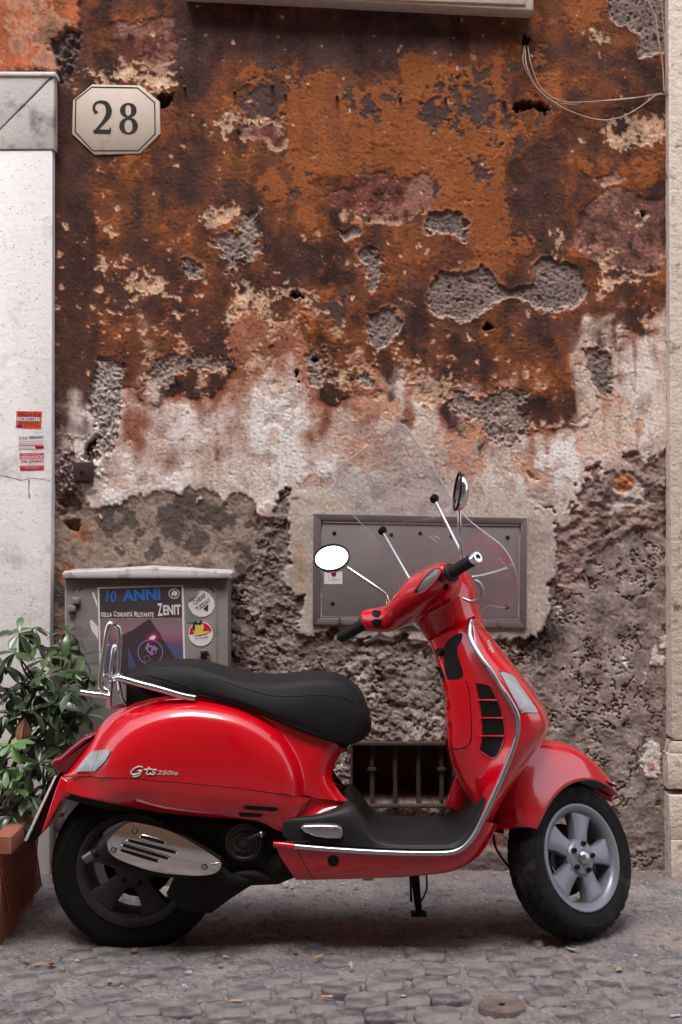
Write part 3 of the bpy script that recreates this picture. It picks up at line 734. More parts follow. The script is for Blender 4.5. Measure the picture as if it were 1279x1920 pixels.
# ---------------------------------------------------------------- the scooter
M_RED = mat('red_paint', (.58, .0014, .0110), .2, coat=1.0, spec=.5, var=.04, vscale=3, rvar=.08, dirt=(.30, .09, .085), dscale=85, dlo=.735, dhi=.77); 
M_CHROME = mat('chrome', (.78, .77, .78), .06, 1.0, rvar=.04, vscale=20)
M_ALU = mat('brushed_alloy', (.50, .50, .53), .32, 1.0, rvar=.08, vscale=30)
M_SEAT = mat('black_seat_vinyl', (.011, .0105, .0125), .62, bump=.0008, bscale=420, spec=.3)
M_RUB = mat('black_rubber', (.012, .011, .012), .5, spec=.35, bump=.0006, bscale=300, var=.15, vscale=20)
M_TYRE = mat('tyre_rubber', (.009, .008, .008), .75, spec=.2, bump=.0008, bscale=160, dirt=(.045, .040, .037), dscale=16, dlo=.52, dhi=.75)
M_BLACK = mat('black_plastic', (.008, .007, .007), .45, spec=.25, bump=.0003, bscale=200)
M_DARK = mat('sooty_metal', (.010, .0085, .008), .65, .0, spec=.25, var=.3, vscale=25, bump=.002, bscale=60)
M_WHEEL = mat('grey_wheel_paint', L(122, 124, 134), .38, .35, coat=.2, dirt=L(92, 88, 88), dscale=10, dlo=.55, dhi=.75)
M_LENS = mat('clear_lens', (.30, .32, .33), .18, spec=.6, coat=.6, bump=.0012, bscale=180)
M_REDLENS = mat('red_lens', (.16, .002, .008), .10, coat=1.0)
M_MIRROR = mat('mirror_glass', (.96, .96, .97), .01, 1.0)
M_SCREEN = bpy.data.materials.new('clear_screen'); M_SCREEN.use_nodes = True
_n, _l = M_SCREEN.node_tree.nodes, M_SCREEN.node_tree.links; _n.clear()
_o = _n.new('ShaderNodeOutputMaterial'); _t = _n.new('ShaderNodeBsdfTransparent'); _g = _n.new('ShaderNodeBsdfGlossy'); _m = _n.new('ShaderNodeMixShader'); _f = _n.new('ShaderNodeFresnel')
_t.inputs[0].default_value = (.90, .90, .915, 1); _g.inputs['Roughness'].default_value = .06; _f.inputs['IOR'].default_value = 1.22
_l.new(_f.outputs[0], _m.inputs['Fac']); _l.new(_t.outputs[0], _m.inputs[1]); _l.new(_g.outputs[0], _m.inputs[2]); _d = _n.new('ShaderNodeBsdfDiffuse'); _d.inputs[0].default_value = (.8, .8, .82, 1); _m2 = _n.new('ShaderNodeMixShader'); _z = _n.new('ShaderNodeTexNoise'); _z.inputs['Scale'].default_value = 9; _z.inputs['Detail'].default_value = 6
_r2 = _n.new('ShaderNodeMapRange'); _r2.inputs['From Min'].default_value = .35; _r2.inputs['From Max'].default_value = .7; _r2.inputs['To Min'].default_value = .05; _r2.inputs['To Max'].default_value = .22; _c2 = _n.new('ShaderNodeTexCoord')
_l.new(_c2.outputs['Object'], _z.inputs['Vector']); _l.new(_z.outputs['Fac'], _r2.inputs['Value']); _l.new(_r2.outputs[0], _m2.inputs['Fac']); _l.new(_m.outputs[0], _m2.inputs[1]); _l.new(_d.outputs[0], _m2.inputs[2]); _l.new(_m2.outputs[0], _o.inputs['Surface'])
M_SCREENEDGE = mat('screen_edge', (.62, .62, .66), .25, spec=.6)
M_SILVER = mat('silver_paint', (.42, .42, .44), .32, .5)

sc = empty('motor_scooter', (.02, YC, 0), 'red motor scooter with black seat and chrome trim parked along the wall', 'scooter')

def row(pts, y=None): return [S(*p) if y is None else S(p[0], p[1], y) for p in pts]
# rear body: a narrow centre body with the rounded side cowl swelling out of it
_ip = lambda x, a: float(np.interp(x, [q[0] for q in a], [q[1] for q in a]))
TOPC = [(126,1440),(145,1418),(166,1394),(186,1362),(207,1340),(240,1322),(278,1311),(318,1304),(358,1302),(400,1307),(440,1316),(480,1329),(515,1345),(545,1359),(572,1372),(617,1390),(650,1402)]
MIDC = [(126,1440),(164,1397),(207,1341),(275,1315),(355,1305),(440,1316),(515,1341),(570,1364),(615,1382),(650,1397)]
CRS = [(117,1455.5),(166,1456),(230,1459),(300,1464),(370,1470),(440,1477),(508,1486),(558,1492),(602,1498),(656,1504)]
YTOP = [(126,.052),(166,.076),(207,.086),(278,.10),(358,.115),(440,.118),(515,.118),(572,.112),(650,.104)]
YCR = [(117,.094),(140,.118),(166,.136),(230,.150),(300,.153),(440,.153),(508,.147),(558,.139),(602,.129),(656,.119)]
def cowl_y(px, py, t):
    h = max(0.0, (px-382)/190 if px > 382 else (382-px)/210); v = max(0.0, (_ip(px, CRS)-py+4)/161)
    s8 = min(1.0, (h**2.3+v**2.3)**(9.5/2.3))
    yt, yc = _ip(px, YTOP), _ip(px, YCR)
    return yt+(yc-yt)*(1-(1-t)**2.2)+.060*(1-s8)
G_ = []
for a in range(100):
    u = a/99; r_ = []
    for b in range(5):                                  # over the top, under the seat
        x = 126+(650-126)*u; f = b/5; w = math.sin(f*math.pi/2)
        r_.append(tuple(S(x, _ip(x, MIDC)*(1-w)+_ip(x, TOPC)*w, _ip(x, YTOP)*w)))
    for b in range(64):
        t = b/63; xl = 126-9*t; xr = 650-27*math.sin(min(1, t/.6)*math.pi/2) if t < .6 else 623+33*((t-.6)/.4)**1.6
        x = xl+(xr-xl)*u; y0_, y1_ = _ip(x, TOPC), _ip(x, CRS); py = y0_+(y1_-y0_)*t
        yy = cowl_y(x, py, t)-.035*max(0, (u-.93)/.07)**2.2-.02*max(0, (.06-u)/.06)**2
        r_.append(tuple(S(x, py, yy)))
    G_.append(r_)
G_ = np.array(G_)
for _ in range(2):                                      # relax the traced kinks a little
    K_ = G_.copy(); K_[1:-1] = .25*G_[:-2]+.5*G_[1:-1]+.25*G_[2:]; K_[:, 0] = G_[:, 0]; K_[:, -1] = G_[:, -1]; G_ = K_
body_up = gridmesh(G_)
def crs_row(xs, dy=1.2, dz=.001): return [S(x, _ip(x, CRS)+dy, cowl_y(x, _ip(x, CRS), 1.0)+dz-.02*max(0, (126-x)/9)**2) for x in xs]
C0 = crs_row([118,166,230,300,370,440,506,558,602,656])
C1 = [S(x, py, cowl_y(x, _ip(x, CRS), 1.0)*.972) for x, py in ((116,1470),(164,1478),(230,1485),(300,1492),(370,1498),(440,1504),(504,1512),(553,1517),(598,1514),(656,1510))]
C2 = row([(116,1484,.090),(160,1496,.128),(230,1511,.172),(300,1523,.186),(370,1530,.187),(438,1534,.185),(488,1541,.178),(530,1558,.168),(575,1548,.16),(655,1526,.15)])
C3 = row([(118,1486,.060),(160,1494,.085),(230,1507,.11),(300,1518,.13),(370,1525,.13),(438,1529,.13),(488,1536,.13),(530,1550,.13),(575,1545,.12),(655,1526,.11)])
body_lo = gridmesh(surf([C0, C1, C2, C3], 26, 84))
rb = obj('rear_body', join(body_up, mirror_y(body_up)), M_RED, sc)
obj('lower_cowl', join(body_lo, mirror_y(body_lo)), M_RED, sc)
BV = bvh_of(body_up, body_lo)
# tail: number plate, holder, rear valance, lamps
obj('rear_valance', pxslab([(114,1456),(150,1480),(158,1494),(124,1494),(112,1508),(98,1534),(86,1556),(76,1563),(90,1522),(103,1482)], .098, -.098, .006), M_RED, sc)
obj('plate_holder', pxslab([(104,1458),(114,1462),(104,1484),(90,1522),(74,1566),(62,1581),(50,1582)], .07, -.07, .004), M_BLACK, sc)
obj('number_plate', pxslab([(102,1456),(105,1457),(50,1578),(45,1576)], .085, -.085, .0008), mat('plate_white', (.75, .75, .75), .4), sc)
obj('tail_lamp', pxslab([(181,1373),(185,1379),(166,1404),(138,1440),(124,1453),(106,1451),(93,1438),(93,1429),(101,1422),(111,1420),(128,1404),(156,1382)], .088, -.088, .014), M_REDLENS, sc)
ri = obj('rear_indicator', patch(BV, [(145,1447),(149,1439),(163,1420),(172,1412),(183,1408),(203,1406),(208,1409),(206,1415),(198,1428),(180,1446)], .004, .004, 5), M_LENS, sc)
for q in ([(455,1513),(460,1510),(518,1514),(522,1518),(515,1521),(462,1518)], [(446,1526),(452,1523),(490,1526),(494,1529),(488,1532),(452,1531)]):
    obj('vent_slot', patch(BV, q, .0015, .003, 5), M_BLACK, sc)
obj('panel_seam', tube(onto(BV, [(586,1496),(575,1510),(565,1522),(557,1532)], .0008), .0014, 6), M_BLACK, sc)
# seat
S0 = row([(230,1258),(285,1245),(352,1239),(410,1251),(455,1263),(512,1266),(560,1262),(598,1261),(640,1270),(674,1297),(692,1332)], 0.0)
S1 = row([(230,1262,.05),(285,1250,.08),(358,1248,.09),(410,1262,.098),(455,1274,.10),(512,1279,.10),(560,1275,.10),(598,1272,.095),(642,1279,.085),(677,1304,.065),(693,1338,.045)])
S2 = row([(230,1266,.07),(285,1261,.10),(364,1263,.118),(410,1274,.125),(455,1289,.13),(510,1303,.132),(560,1303,.132),(602,1300,.126),(646,1306,.112),(681,1326,.088),(695,1350,.06)])
S3 = row([(230,1272,.08),(285,1278,.112),(364,1285,.130),(410,1297,.138),(455,1312,.145),(510,1329,.146),(560,1335,.145),(604,1340,.138),(649,1342,.123),(684,1352,.098),(696,1362,.066)])
S4 = row([(231,1278,.08),(285,1289,.11),(363,1299,.128),(410,1309,.136),(455,1321,.142),(511,1342,.143),(560,1360,.142),(604,1376,.134),(645,1387,.118),(674,1386,.095),(692,1376,.06)])
S5 = row([(231,1282,.07),(285,1294,.098),(362,1305,.115),(410,1315,.120),(455,1327,.125),(512,1349,.125),(560,1369,.125),(602,1385,.115),(642,1395,.10),(668,1393,.08),(686,1382,.045)])
S6 = row([(231,1280),(285,1292),(362,1303),(410,1313),(455,1325),(512,1347),(560,1367),(602,1383),(642,1392),(668,1390),(686,1378)], 0.0)
g = surf([S0, S1, S2, S3, S4, S5, S6], 44, 90); half = gridmesh(g)
e0 = list(map(tuple, g[:, 0])); e1 = list(map(tuple, g[:, -1])); n0 = len(e0)
def cap(e, tip): return e+[tuple(tip)], [(i, i+1, len(e)) for i in range(len(e)-1)]
capL = cap(e0, S(228, 1270, 0)); capR = cap(e1, S(697, 1356, 0))
seat = obj('seat', join(half, mirror_y(half), capL, mirror_y(capL), capR, mirror_y(capR)), M_SEAT, sc, smooth=60)
SB = bvh_of(half)
obj('piping', tube(onto(SB, [(236,1262),(285,1268),(330,1280),(362,1292),(372,1300)], .0008), .0016, 6, 4), M_BLACK, seat)
obj('side_seam', tube(onto(SB, [(362,1264),(410,1275),(455,1290),(510,1304),(560,1305),(602,1303),(644,1309),(672,1326)], .0006), .0012, 6, 4), M_BLACK, seat)
obj('seat_lock_tab', pxslab([(310,1240),(350,1238),(356,1241),(350,1243),(312,1244)], -.05, -.09, .001), M_SILVER, seat)
# black trim between seat and body
obj('seat_base', pxslab([(236,1278),(300,1290),(365,1300),(420,1312),(470,1326),(520,1346),(580,1372),(640,1390),(660,1392),(648,1404),(600,1392),(540,1364),(470,1334),(420,1320),(365,1312),(290,1318),(236,1330)], .095, -.095, .004), M_BLACK, sc)
# chrome grab rail and folding rack
rail = obj('grab_rail', join(*[tube([S(366,1309,s*.135), S(340,1304,s*.138), S(300,1292,s*.135), S(258,1281,s*.128), S(226,1272,s*.12), S(208,1272,s*.10)], .0105, 12, 4) for s in (1, -1)], tube([S(215,1275,.115), S(212,1275,0), S(215,1275,-.115)], .009, 10, 3)), M_CHROME, sc)
obj('rack_loop', tube([S(203,1297,.11), S(190,1290,.112), S(189,1270,.112), S(196,1220,.112), S(203,1178,.112), S(209,1168,.10), S(212,1168,.06), S(212,1168,-.06), S(209,1168,-.10), S(203,1178,-.112), S(196,1220,-.112), S(189,1280,-.112), S(203,1297,-.11)], .0095, 12, 5), M_CHROME, sc)
obj('rack_loop', tube([S(204,1326,.06), S(206,1290,.065), S(211,1240,.065), S(214,1216,.06), S(218,1210,.04), S(218,1210,-.04), S(214,1216,-.06), S(208,1265,-.065), S(205,1326,-.06)], .0085, 12, 5), M_CHROME, sc)
obj('rack_loop', tube([S(222,1276,.085), S(224,1230,.085), S(224,1184,.085), S(219,1175,.07), S(219,1175,-.07), S(224,1184,-.085), S(224,1230,-.085), S(222,1276,-.085)], .008, 12, 5), M_CHROME, sc)
obj('rack_strut', join(tube([S(152,1298,.08), S(170,1301,.085), S(206,1306,.085)], .010, 12, 3), tube([S(152,1298,-.08), S(170,1301,-.085), S(206,1306,-.085)], .010, 12, 3), tube([S(153,1298,.08), S(150,1298,.05), S(150,1298,-.05), S(153,1298,-.08)], .010, 12, 4)), M_CHROME, sc)
obj('rack_bracket', join(tube([S(205,1326,.06), S(226,1324,.06), S(236,1322,.06)], .006, 8, 2), tube([S(222,1276,.085), S(228,1310,.08), S(236,1322,.07)], .006, 8, 2), lathe([(0, -.004), (.008, -.004), (.008, .004), (0, .004)], S(224,1210,.097), (0, -1, 0), 14), lathe([(0, -.004), (.009, -.004), (.009, .004), (0, .004)], S(213,1245,.078), (0, -1, 0), 14)), M_CHROME, sc)
# leg shield: rows from the knee box round the edge to the nose, columns top to bottom
A_ = row([(806,1203),(818,1238),(829,1280),(836,1320),(840,1360),(842,1398),(848,1430),(862,1468),(884,1508),(905,1545)], .0)
A2 = row([(809,1200,.035),(822,1238,.06),(834,1280,.085),(841,1320,.092),(844,1360,.095),(845,1398,.095),(850,1430,.085),(866,1468,.085),(888,1508,.09),(906,1545,.1)])
B_ = row([(838,1186,.052),(856,1228,.085),(873,1276,.112),(881,1320,.122),(884,1360,.126),(884,1398,.126),(884,1432,.122),(892,1466,.122),(903,1503,.128),(908,1545,.14)])
D_ = row([(880,1171,.066),(891,1215,.122),(919,1262,.166),(946,1305,.19),(963,1341,.20),(964,1380,.20),(952,1421,.20),(932,1464,.20),(911,1508,.196),(893,1552,.196)])
C_ = [(a*.5+b*.5)+Vector((0, .006, 0)) for a, b in zip(B_, D_)]
E_ = row([(885,1164,.075),(895,1214,.13),(926,1262,.175),(954,1305,.2),(972,1342,.21),(973,1382,.21),(961,1422,.21),(940,1467,.208),(918,1512,.203),(899,1554,.2)])
F_ = row([(888,1160,.066),(907,1212,.12),(944,1262,.164),(974,1305,.184),(995,1342,.192),(999,1379,.19),(978,1422,.19),(953,1467,.19),(928,1512,.187),(907,1556,.182)])
G_ = row([(891,1159,.045),(921,1210,.092),(962,1260,.128),(995,1303,.143),(1018,1342,.148),(1020,1377,.144),(993,1422,.14),(964,1467,.14),(937,1512,.14),(913,1559,.135)])
G2 = row([(893,1158,.02),(933,1210,.05),(972,1258,.07),(1004,1301,.078),(1028,1344,.08),(1027,1374,.078),(998,1422,.08),(966,1467,.08),(938,1512,.08),(914,1560,.08)])
H_ = row([(893,1158),(934,1209),(974,1258),(1005,1302),(1028,1344),(1027,1373),(996,1422),(964,1467),(936,1512),(913,1560)], 0.0)
sh_in = gridmesh(surf([A_, A2, B_, C_, D_], 44, 90)); sh_out = gridmesh(surf([D_, E_, F_, G_, G2, H_], 50, 90))
shield = obj('leg_shield', join(sh_in, mirror_y(sh_in), sh_out, mirror_y(sh_out)), M_RED, sc, smooth=55)
LV = bvh_of(sh_in, sh_out)
vents = [(892,1281),(900,1281),(917,1284),(925,1295),(936,1318),(944,1345),(947,1365),(946,1385),(938,1408),(929,1421),(918,1420),(903,1410),(899,1405),(903,1390),(904,1365),(902,1340),(898,1310)]
vg = obj('radiator_grille', patch(LV, vents, .0012, .004, 5, .16), M_BLACK, sc)
for (a, b) in (((896,1312.5), (934,1312.5)), ((900,1346), (946,1346)), ((899,1380), (948,1380))):
    obj('grille_bar', tube(onto(LV, [a, ((a[0]+b[0])/2, a[1]-.3), b], .004), .0026, 8, 4), M_RED, sc)
obj('grille_lip', tube(onto(LV, vents, .001), .0022, 6, 3, True), M_RED, sc)
# storage box door, recess under the headset
dr = [(831,1284),(870,1279),(876,1281),(880,1300),(883,1340),(884,1380),(880,1394),(872,1401),(842,1406)]
obj('storage_door', patch(LV, dr[:-1]+[(843,1405),(840,1360),(836,1320)], .0028, .004, 6, .1), M_RED, sc)
obj('door_seam', tube(onto(LV, dr, .0012), .0013, 6, 3), M_BLACK, sc)
obj('recess_panel', patch(LV, [(835,1206),(864,1187),(866,1198),(857,1216),(862,1240),(868,1268),(840,1273),(833,1240)], .0016, .004, 6, .08, 3), M_BLACK, sc)
obj('ignition_lock', lathe([(.0, .004), (.010, .004), (.013, .0), (.013, -.012)], S(822,1222,.07), (-.7, -.7, .1), 16), M_BLACK, sc)
obj('box_side_panel', patch(LV, [(817,1250),(828,1252),(834,1268),(834,1280),(830,1276)], .0016, .003, 5, .06), M_BLACK, sc)
fl = [(937,1262),(942,1261),(957,1266),(963,1270),(1004,1329),(1007,1334),(1003,1336),(981,1335),(974,1330)]
fi = obj('front_indicator', patch(LV, fl, .0035, .005, 5, .15), M_LENS, sc)
obj('lens_bezel', tube(onto(LV, fl, .001), .0022, 6, 3, True), M_ALU, fi)
obj('horn_grille', lathe([(0, .010), (.02, .009), (.030, .004), (.033, -.004)], S(990,1285,.03), (.8, -.35, .35), 20), M_CHROME, sc)
# floor: world space profile
fx = lambda px, y: S(px, 1580, y).x
prof = [(.552-.72, .40), (-.10, .42), (-.02, .452), (.020, .468), (.050, .43), (.085, .375), (.14, .360), (.22, .357), (.30, .358), (.345, .372), (.385, .42), (.412, .465), (.43, .49)]
def frow(y, f): return [Vector((x, YC-y, .357+(z-.357)*f)) for x, z in prof]
near = row([(530,1566,.186),(545,1575,.187),(600,1582,.188),(650,1586,.189),(680,1588,.19),(710,1590,.19),(750,1591,.19),(790,1592,.19),(840,1591,.19),(862,1586,.19),(884,1566,.19),(900,1537,.19),(914,1503,.188)])
skin = row([(530,1560,.182),(541,1544,.18),(600,1536,.178),(650,1532,.178),(680,1556,.178),(710,1578,.18),(750,1583,.18),(790,1584,.18),(838,1583,.18),(858,1576,.178),(878,1556,.178),(894,1530,.178),(910,1499,.18)])
mid = row([(530,1556,.172),(541,1536,.166),(604,1527,.155),(656,1508,.145),(680,1530,.15),(708,1565,.15),(750,1576,.15),(790,1577,.15),(834,1576,.15),(854,1568,.15),(874,1545,.15),(888,1522,.15),(902,1496,.15)])
flr = surf([near, skin, mid, frow(.10, 1.0), frow(.0, 1.0)], 30, 100); fg = gridmesh(flr)
mat_o = obj('floor_mat', join(fg, mirror_y(fg)), M_RUB, sc, smooth=60)
def ridge(pts, y): return tube([S(a, b, y) for a, b in pts], .0028, 6, 4)
obj('mat_rib', join(*[ridge([(655+k*2,1507+k*3),(672,1522+k*4),(700,1536+k*3),(745,1543+k*2.6),(795,1541+k*2.6),(825,1525+k*3.5),(838-k*1.5,1508+k*3)], -.165+k*.012) for k in range(3)]), M_RUB, mat_o)
obj('mat_rib', join(*[ridge([(536,1578-k*4),(580,1580-k*4),(660,1587-k*3.4),(740,1592-k*3),(846,1592-k*3),(868,1583-k*3),(887,1563-k*3),(904,1532-k*2),(914-k*2,1504)], .186-k*.008) for k in range(3)]), M_RUB, mat_o)
peg = obj('foot_peg', pxslab([(563,1553),(570,1548),(600,1547),(632,1548),(641,1553),(644,1566),(640,1573),(615,1573),(590,1569),(570,1561)], .206, .16, .006), M_ALU, sc)
# red side skirt and belly
K0 = row([(515,1584,.2),(578,1590,.2),(640,1595,.2),(700,1599,.2),(780,1602,.2),(846,1600,.2),(880,1586,.2),(897,1560,.2),(908,1540,.2)])
K1 = row([(528,1610,.196),(580,1616,.196),(640,1620,.196),(700,1622,.196),(780,1622,.196),(850,1616,.194),(888,1597,.19),(908,1570,.187),(922,1543,.186)])
K2 = row([(548,1640,.178),(586,1643,.178),(640,1643,.178),(700,1641,.178),(780,1637,.178),(852,1628,.175),(895,1606,.16),(918,1575,.15),(932,1545,.15)])
K3 = row([(556,1650,.15),(590,1650,.15),(640,1649,.15),(700,1647,.15),(780,1643,.15),(852,1633,.14),(897,1608,.12),(920,1575,.1),(934,1545,.1)])
K4 = row([(556,1646,0),(590,1646,0),(640,1645,0),(700,1643,0),(780,1639,0),(852,1629,0),(897,1606,0),(920,1574,0),(934,1545,0)])
kg = gridmesh(surf([K0, K1, K2, K3, K4], 26, 70)); sk = obj('side_skirt', join(kg, mirror_y(kg)), M_RED, sc, smooth=50)
KB = bvh_of(kg)
obj('skirt_plug', patch(KB, ell(625, 1614, 11, 11, 16), .001, .002, 5), M_BLACK, sk)
obj('skirt_seam', tube(onto(KB, [(556,1592),(563,1606),(575,1626),(586,1646)], .0005), .0011, 6, 3), M_BLACK, sk)
TR = [(552,1587),(600,1591),(640,1594),(700,1597.5),(770,1600),(830,1600),(856,1596),(875,1584),(892,1562),(908,1530),(926,1492),(945,1449),(961,1409),(970,1378),(971,1350),(964,1328),(950,1304),(936,1283),(920,1257),(904,1235),(891,1213),(882,1193),(881,1175),(885,1163)]
trim = [S(a, b, .205) for a, b in TR[:14]]+[S(971,1350,.213), S(964,1328,.21), S(950,1304,.203), S(936,1283,.19), S(920,1257,.176), S(904,1235,.158), S(891,1213,.134), S(882,1193,.108), S(881,1175,.088), S(885,1163,.078)]
g = tube(trim, .0082, 12, 5); obj('edge_trim', join(g, mirror_y(g)), M_ALU, sc)
g = tube([S(514,1583,.198), S(530,1584,.204), S(553,1587,.205)], .0088, 12, 4); obj('trim_end', g, M_RED, sc); obj('trim_end', mirror_y(g), M_RED, sc)
obj('floor_spine', pxslab([(855,1458),(870,1470),(892,1518),(880,1530),(836,1514)], -.06, -.12, .008), M_RED, sc)
# dark under-structure and wheel well
obj('wheel_well', pxslab([(135,1478),(230,1480),(330,1490),(480,1500),(530,1530),(556,1600),(560,1640),(520,1655),(470,1640),(440,1560),(390,1540),(300,1530),(200,1520),(158,1510),(124,1500)], .10, -.10, .01), M_BLACK, sc)
obj('underbody', pxslab([(540,1545),(700,1600),(850,1600),(900,1580),(925,1545),(950,1480),(985,1420),(1000,1390),(960,1350),(900,1300),(880,1420),(890,1480),(860,1560),(700,1590),(560,1580)][:6]+[(905,1520),(880,1560),(840,1580),(700,1580)], .12, -.12, .01), M_BLACK, sc)

# rear wheel
def wheel_parts(parent, T, front):
    """axis along y (street side = -y), centred on 0; T places it"""
    ro, rr_, hw = (.246, .164, .054) if front else (.262, .175, .064)
    prof = [(rr_-.006, hw-.012), (rr_+.004, hw-.004), (rr_+.020, hw+.001), (rr_+.048, hw+.003), (ro-.022, hw-.003), (ro-.010, hw-.014), (ro-.003, hw-.028), (ro, hw-.046), (ro+.0015, 0)]
    prof = prof+[(r, -h) for r, h in reversed(prof[:-1])]
    pf = cr([(r, h, 0) for r, h in prof], 2)[:, :2]
    def tread(r, h, a):
        if r < ro-.026: return r
        q = (a*18/math.pi+abs(h)*26*(1 if int(a*9/math.pi) % 2 else 1)) % 1.0
        gro = 1 if (q < .22 or abs(abs(h)-.018) < .0028) else 0
        return r-.0045*gro*min(1, (r-ro+.026)/.012)
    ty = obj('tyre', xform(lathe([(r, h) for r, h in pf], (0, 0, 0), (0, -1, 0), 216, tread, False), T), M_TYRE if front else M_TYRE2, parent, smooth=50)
    obj('sidewall_ring', xform(lathe([(rr_+.044, hw+.0025), (rr_+.0455, hw+.0045), (rr_+.047, hw+.0025)], (0, 0, 0), (0, -1, 0), 64, None, False), T), M_TYRE if front else M_TYRE2, ty)
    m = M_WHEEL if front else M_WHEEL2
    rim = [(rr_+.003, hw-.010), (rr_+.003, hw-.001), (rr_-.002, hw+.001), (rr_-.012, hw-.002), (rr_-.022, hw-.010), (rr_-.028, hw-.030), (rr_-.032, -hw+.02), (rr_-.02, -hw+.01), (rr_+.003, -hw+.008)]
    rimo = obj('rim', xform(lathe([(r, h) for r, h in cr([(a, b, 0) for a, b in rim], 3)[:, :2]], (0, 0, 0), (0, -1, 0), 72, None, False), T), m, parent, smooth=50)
    for k in range(5):
        a = R(72*k+(76 if front else 9)); ca, sa = math.cos(a), math.sin(a)
        K_ = (rr_-.022)/.150; out = [(.030, -.030), (.056, -.027), (.10*K_, -.032), (.13*K_, -.041), (.150*K_, -.049), (.150*K_, .049), (.13*K_, .041), (.10*K_, .032), (.056, .027), (.030, .030)]
        q = [(x*ca-y*sa, x*sa+y*ca) for x, y in out]
        V, F = slab(q, -hw+.014, -hw+.050, .006)
        V = [(v[0], v[1]+.006*max(0, 1-abs(math.hypot(v[0], v[2])-.06)/.09)*-1, v[2]) for v in V]
        obj('spoke', xform((V, F), T), m, rimo, smooth=35)
    obj('hub', xform(lathe([(.026, hw+.002), (.050, hw-.003), (.060, hw-.012), (.062, hw-.05), (.045, -hw+.01), (.02, -hw)], (0, 0, 0), (0, -1, 0), 40), T), m, rimo, smooth=30)
    if front:
        obj('hub_cap', xform(lathe([(0, hw+.020), (.010, hw+.0195), (.019, hw+.015), (.024, hw+.006), (.024, hw)], (0, 0, 0), (0, -1, 0), 32), T), M_ALU, rimo)
    for k in range(5):
        a = R(72*k+(76 if front else 9)); c = (.043*math.cos(a), -hw+.001, .043*math.sin(a))
        bo = obj('wheel_bolt', xform(lathe([(0, .002), (.0042, .002), (.0048, .008), (.0075, .008), (.0085, .004), (.0085, -.006)], c, (0, -1, 0), 14), T), M_DARK if not front else M_BLACK, rimo)
        if front: obj('bolt_ring', xform(lathe([(.0045, .0085), (.0058, .0092), (.0068, .0085)], c, (0, -1, 0), 14), T), M_SILVER, rimo) if False else None
    obj('brake_disc', xform(lathe([(.06, -hw+.024), (.112, -hw+.024), (.112, -hw+.020), (.06, -hw+.020)], (0, 0, 0), (0, -1, 0), 48, None, False), T), M_DARK, rimo)
M_WHEEL2 = mat('shaded_wheel_paint', L(46, 42, 44), .55, .0, spec=.3, dirt=L(30, 26, 25), dscale=9, dlo=.45, dhi=.7)  # darker copy of the wheel paint, the rear wheel's shade put into the colour
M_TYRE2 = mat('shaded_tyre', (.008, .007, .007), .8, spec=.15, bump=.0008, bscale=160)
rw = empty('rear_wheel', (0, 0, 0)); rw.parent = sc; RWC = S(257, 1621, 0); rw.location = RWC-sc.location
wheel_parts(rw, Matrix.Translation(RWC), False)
# engine, swing arm, exhaust
eng = obj('engine', join(pxslab([(330,1530),(420,1540),(500,1545),(540,1560),(556,1610),(555,1648),(520,1662),(470,1664),(430,1690),(395,1716),(340,1712),(310,1680),(330,1640)], .12, -.13, .02), pxslab([(420,1545),(480,1548),(500,1570),(498,1606),(470,1622),(430,1616),(412,1590),(412,1560)], .14, .06, .012)), M_DARK, sc)
M_ENG = mat('dull_engine_metal', (.05, .045, .042), .5, .6, dirt=(.02, .016, .015), dscale=12)
obj('engine_cover', lathe([(0, .020), (.008, .020), (.010, .012), (.022, .010), (.025, .014), (.031, .014), (.034, .006), (.044, .006), (.048, .010), (.056, .008), (.060, -.01)], S(457, 1578, .145), (0, -1, 0), 36), M_ENG, eng)
obj('breather_hose', tube([S(466,1574,.168), S(480,1568,.17), S(492,1564,.165), S(505,1560,.14)], .009, 10, 4), M_RUB, eng)
obj('hose_clip', lathe([(.0105, -.003), (.0115, 0), (.0105, .003)], S(490,1564,.166), (1, 0, .2), 14), M_ALU, eng)
obj('oil_sump', join(lathe([(0, .012), (.012, .012), (.014, .004), (.03, .002), (.032, -.02)], S(522,1620,.13), (0, -1, 0), 20), tube([S(430,1650,.125), S(452,1640,.132), S(480,1640,.13), S(500,1650,.12)], .014, 10, 4)), M_DARK, eng)
plate = [(240,1543),(252,1542),(263,1544),(290,1550),(319,1559),(350,1574),(375,1589),(400,1605),(413,1615),(415,1622),(411,1631),(403,1637),(390,1641),(370,1642),(349,1641),(322,1639),(300,1636),(276,1631),(255,1624),(236,1617),(218,1609),(208,1601),(203,1593),(201,1581),(204,1574),(210,1568),(225,1553)]
ex = obj('muffler', join(pxslab([(235,1548),(290,1556),(350,1580),(412,1618),(404,1640),(350,1650),(290,1648),(230,1636),(190,1618),(176,1596),(184,1580),(205,1566)], .222, .13, .02), tube([S(158,1613,.17), S(170,1604,.17), S(188,1596,.17)], [.0145, .0135, .013], 16), tube([S(405,1630,.17), S(440,1650,.14), S(500,1640,.10), S(540,1620,.06)], .018, 12, 4)), M_DARK, sc)
obj('tail_pipe', lathe([(.0115, -.012), (.0115, .0), (.0148, .0), (.0148, -.03)], S(159,1612,.17), (-.82, 0, -.55), 20), mat('steel_pipe', (.16, .16, .17), .4, .9), ex)
def plate_y(px, py): return .252-.000006*((py-1592)-(px-300)*.19)**2
pv = BVHTree.FromPolygons([Vector(v) for v in (lambda G: G[0])(gridmesh(np.array([[tuple(S(190+i*6, 1535+j*6, plate_y(190+i*6, 1535+j*6))) for i in range(39)] for j in range(19)])))], gridmesh(np.zeros((19, 39, 3)))[1])
M_PLATE = mat('polished_plate', (.74, .71, .68), .12, 1.0, rvar=.06, vscale=14)
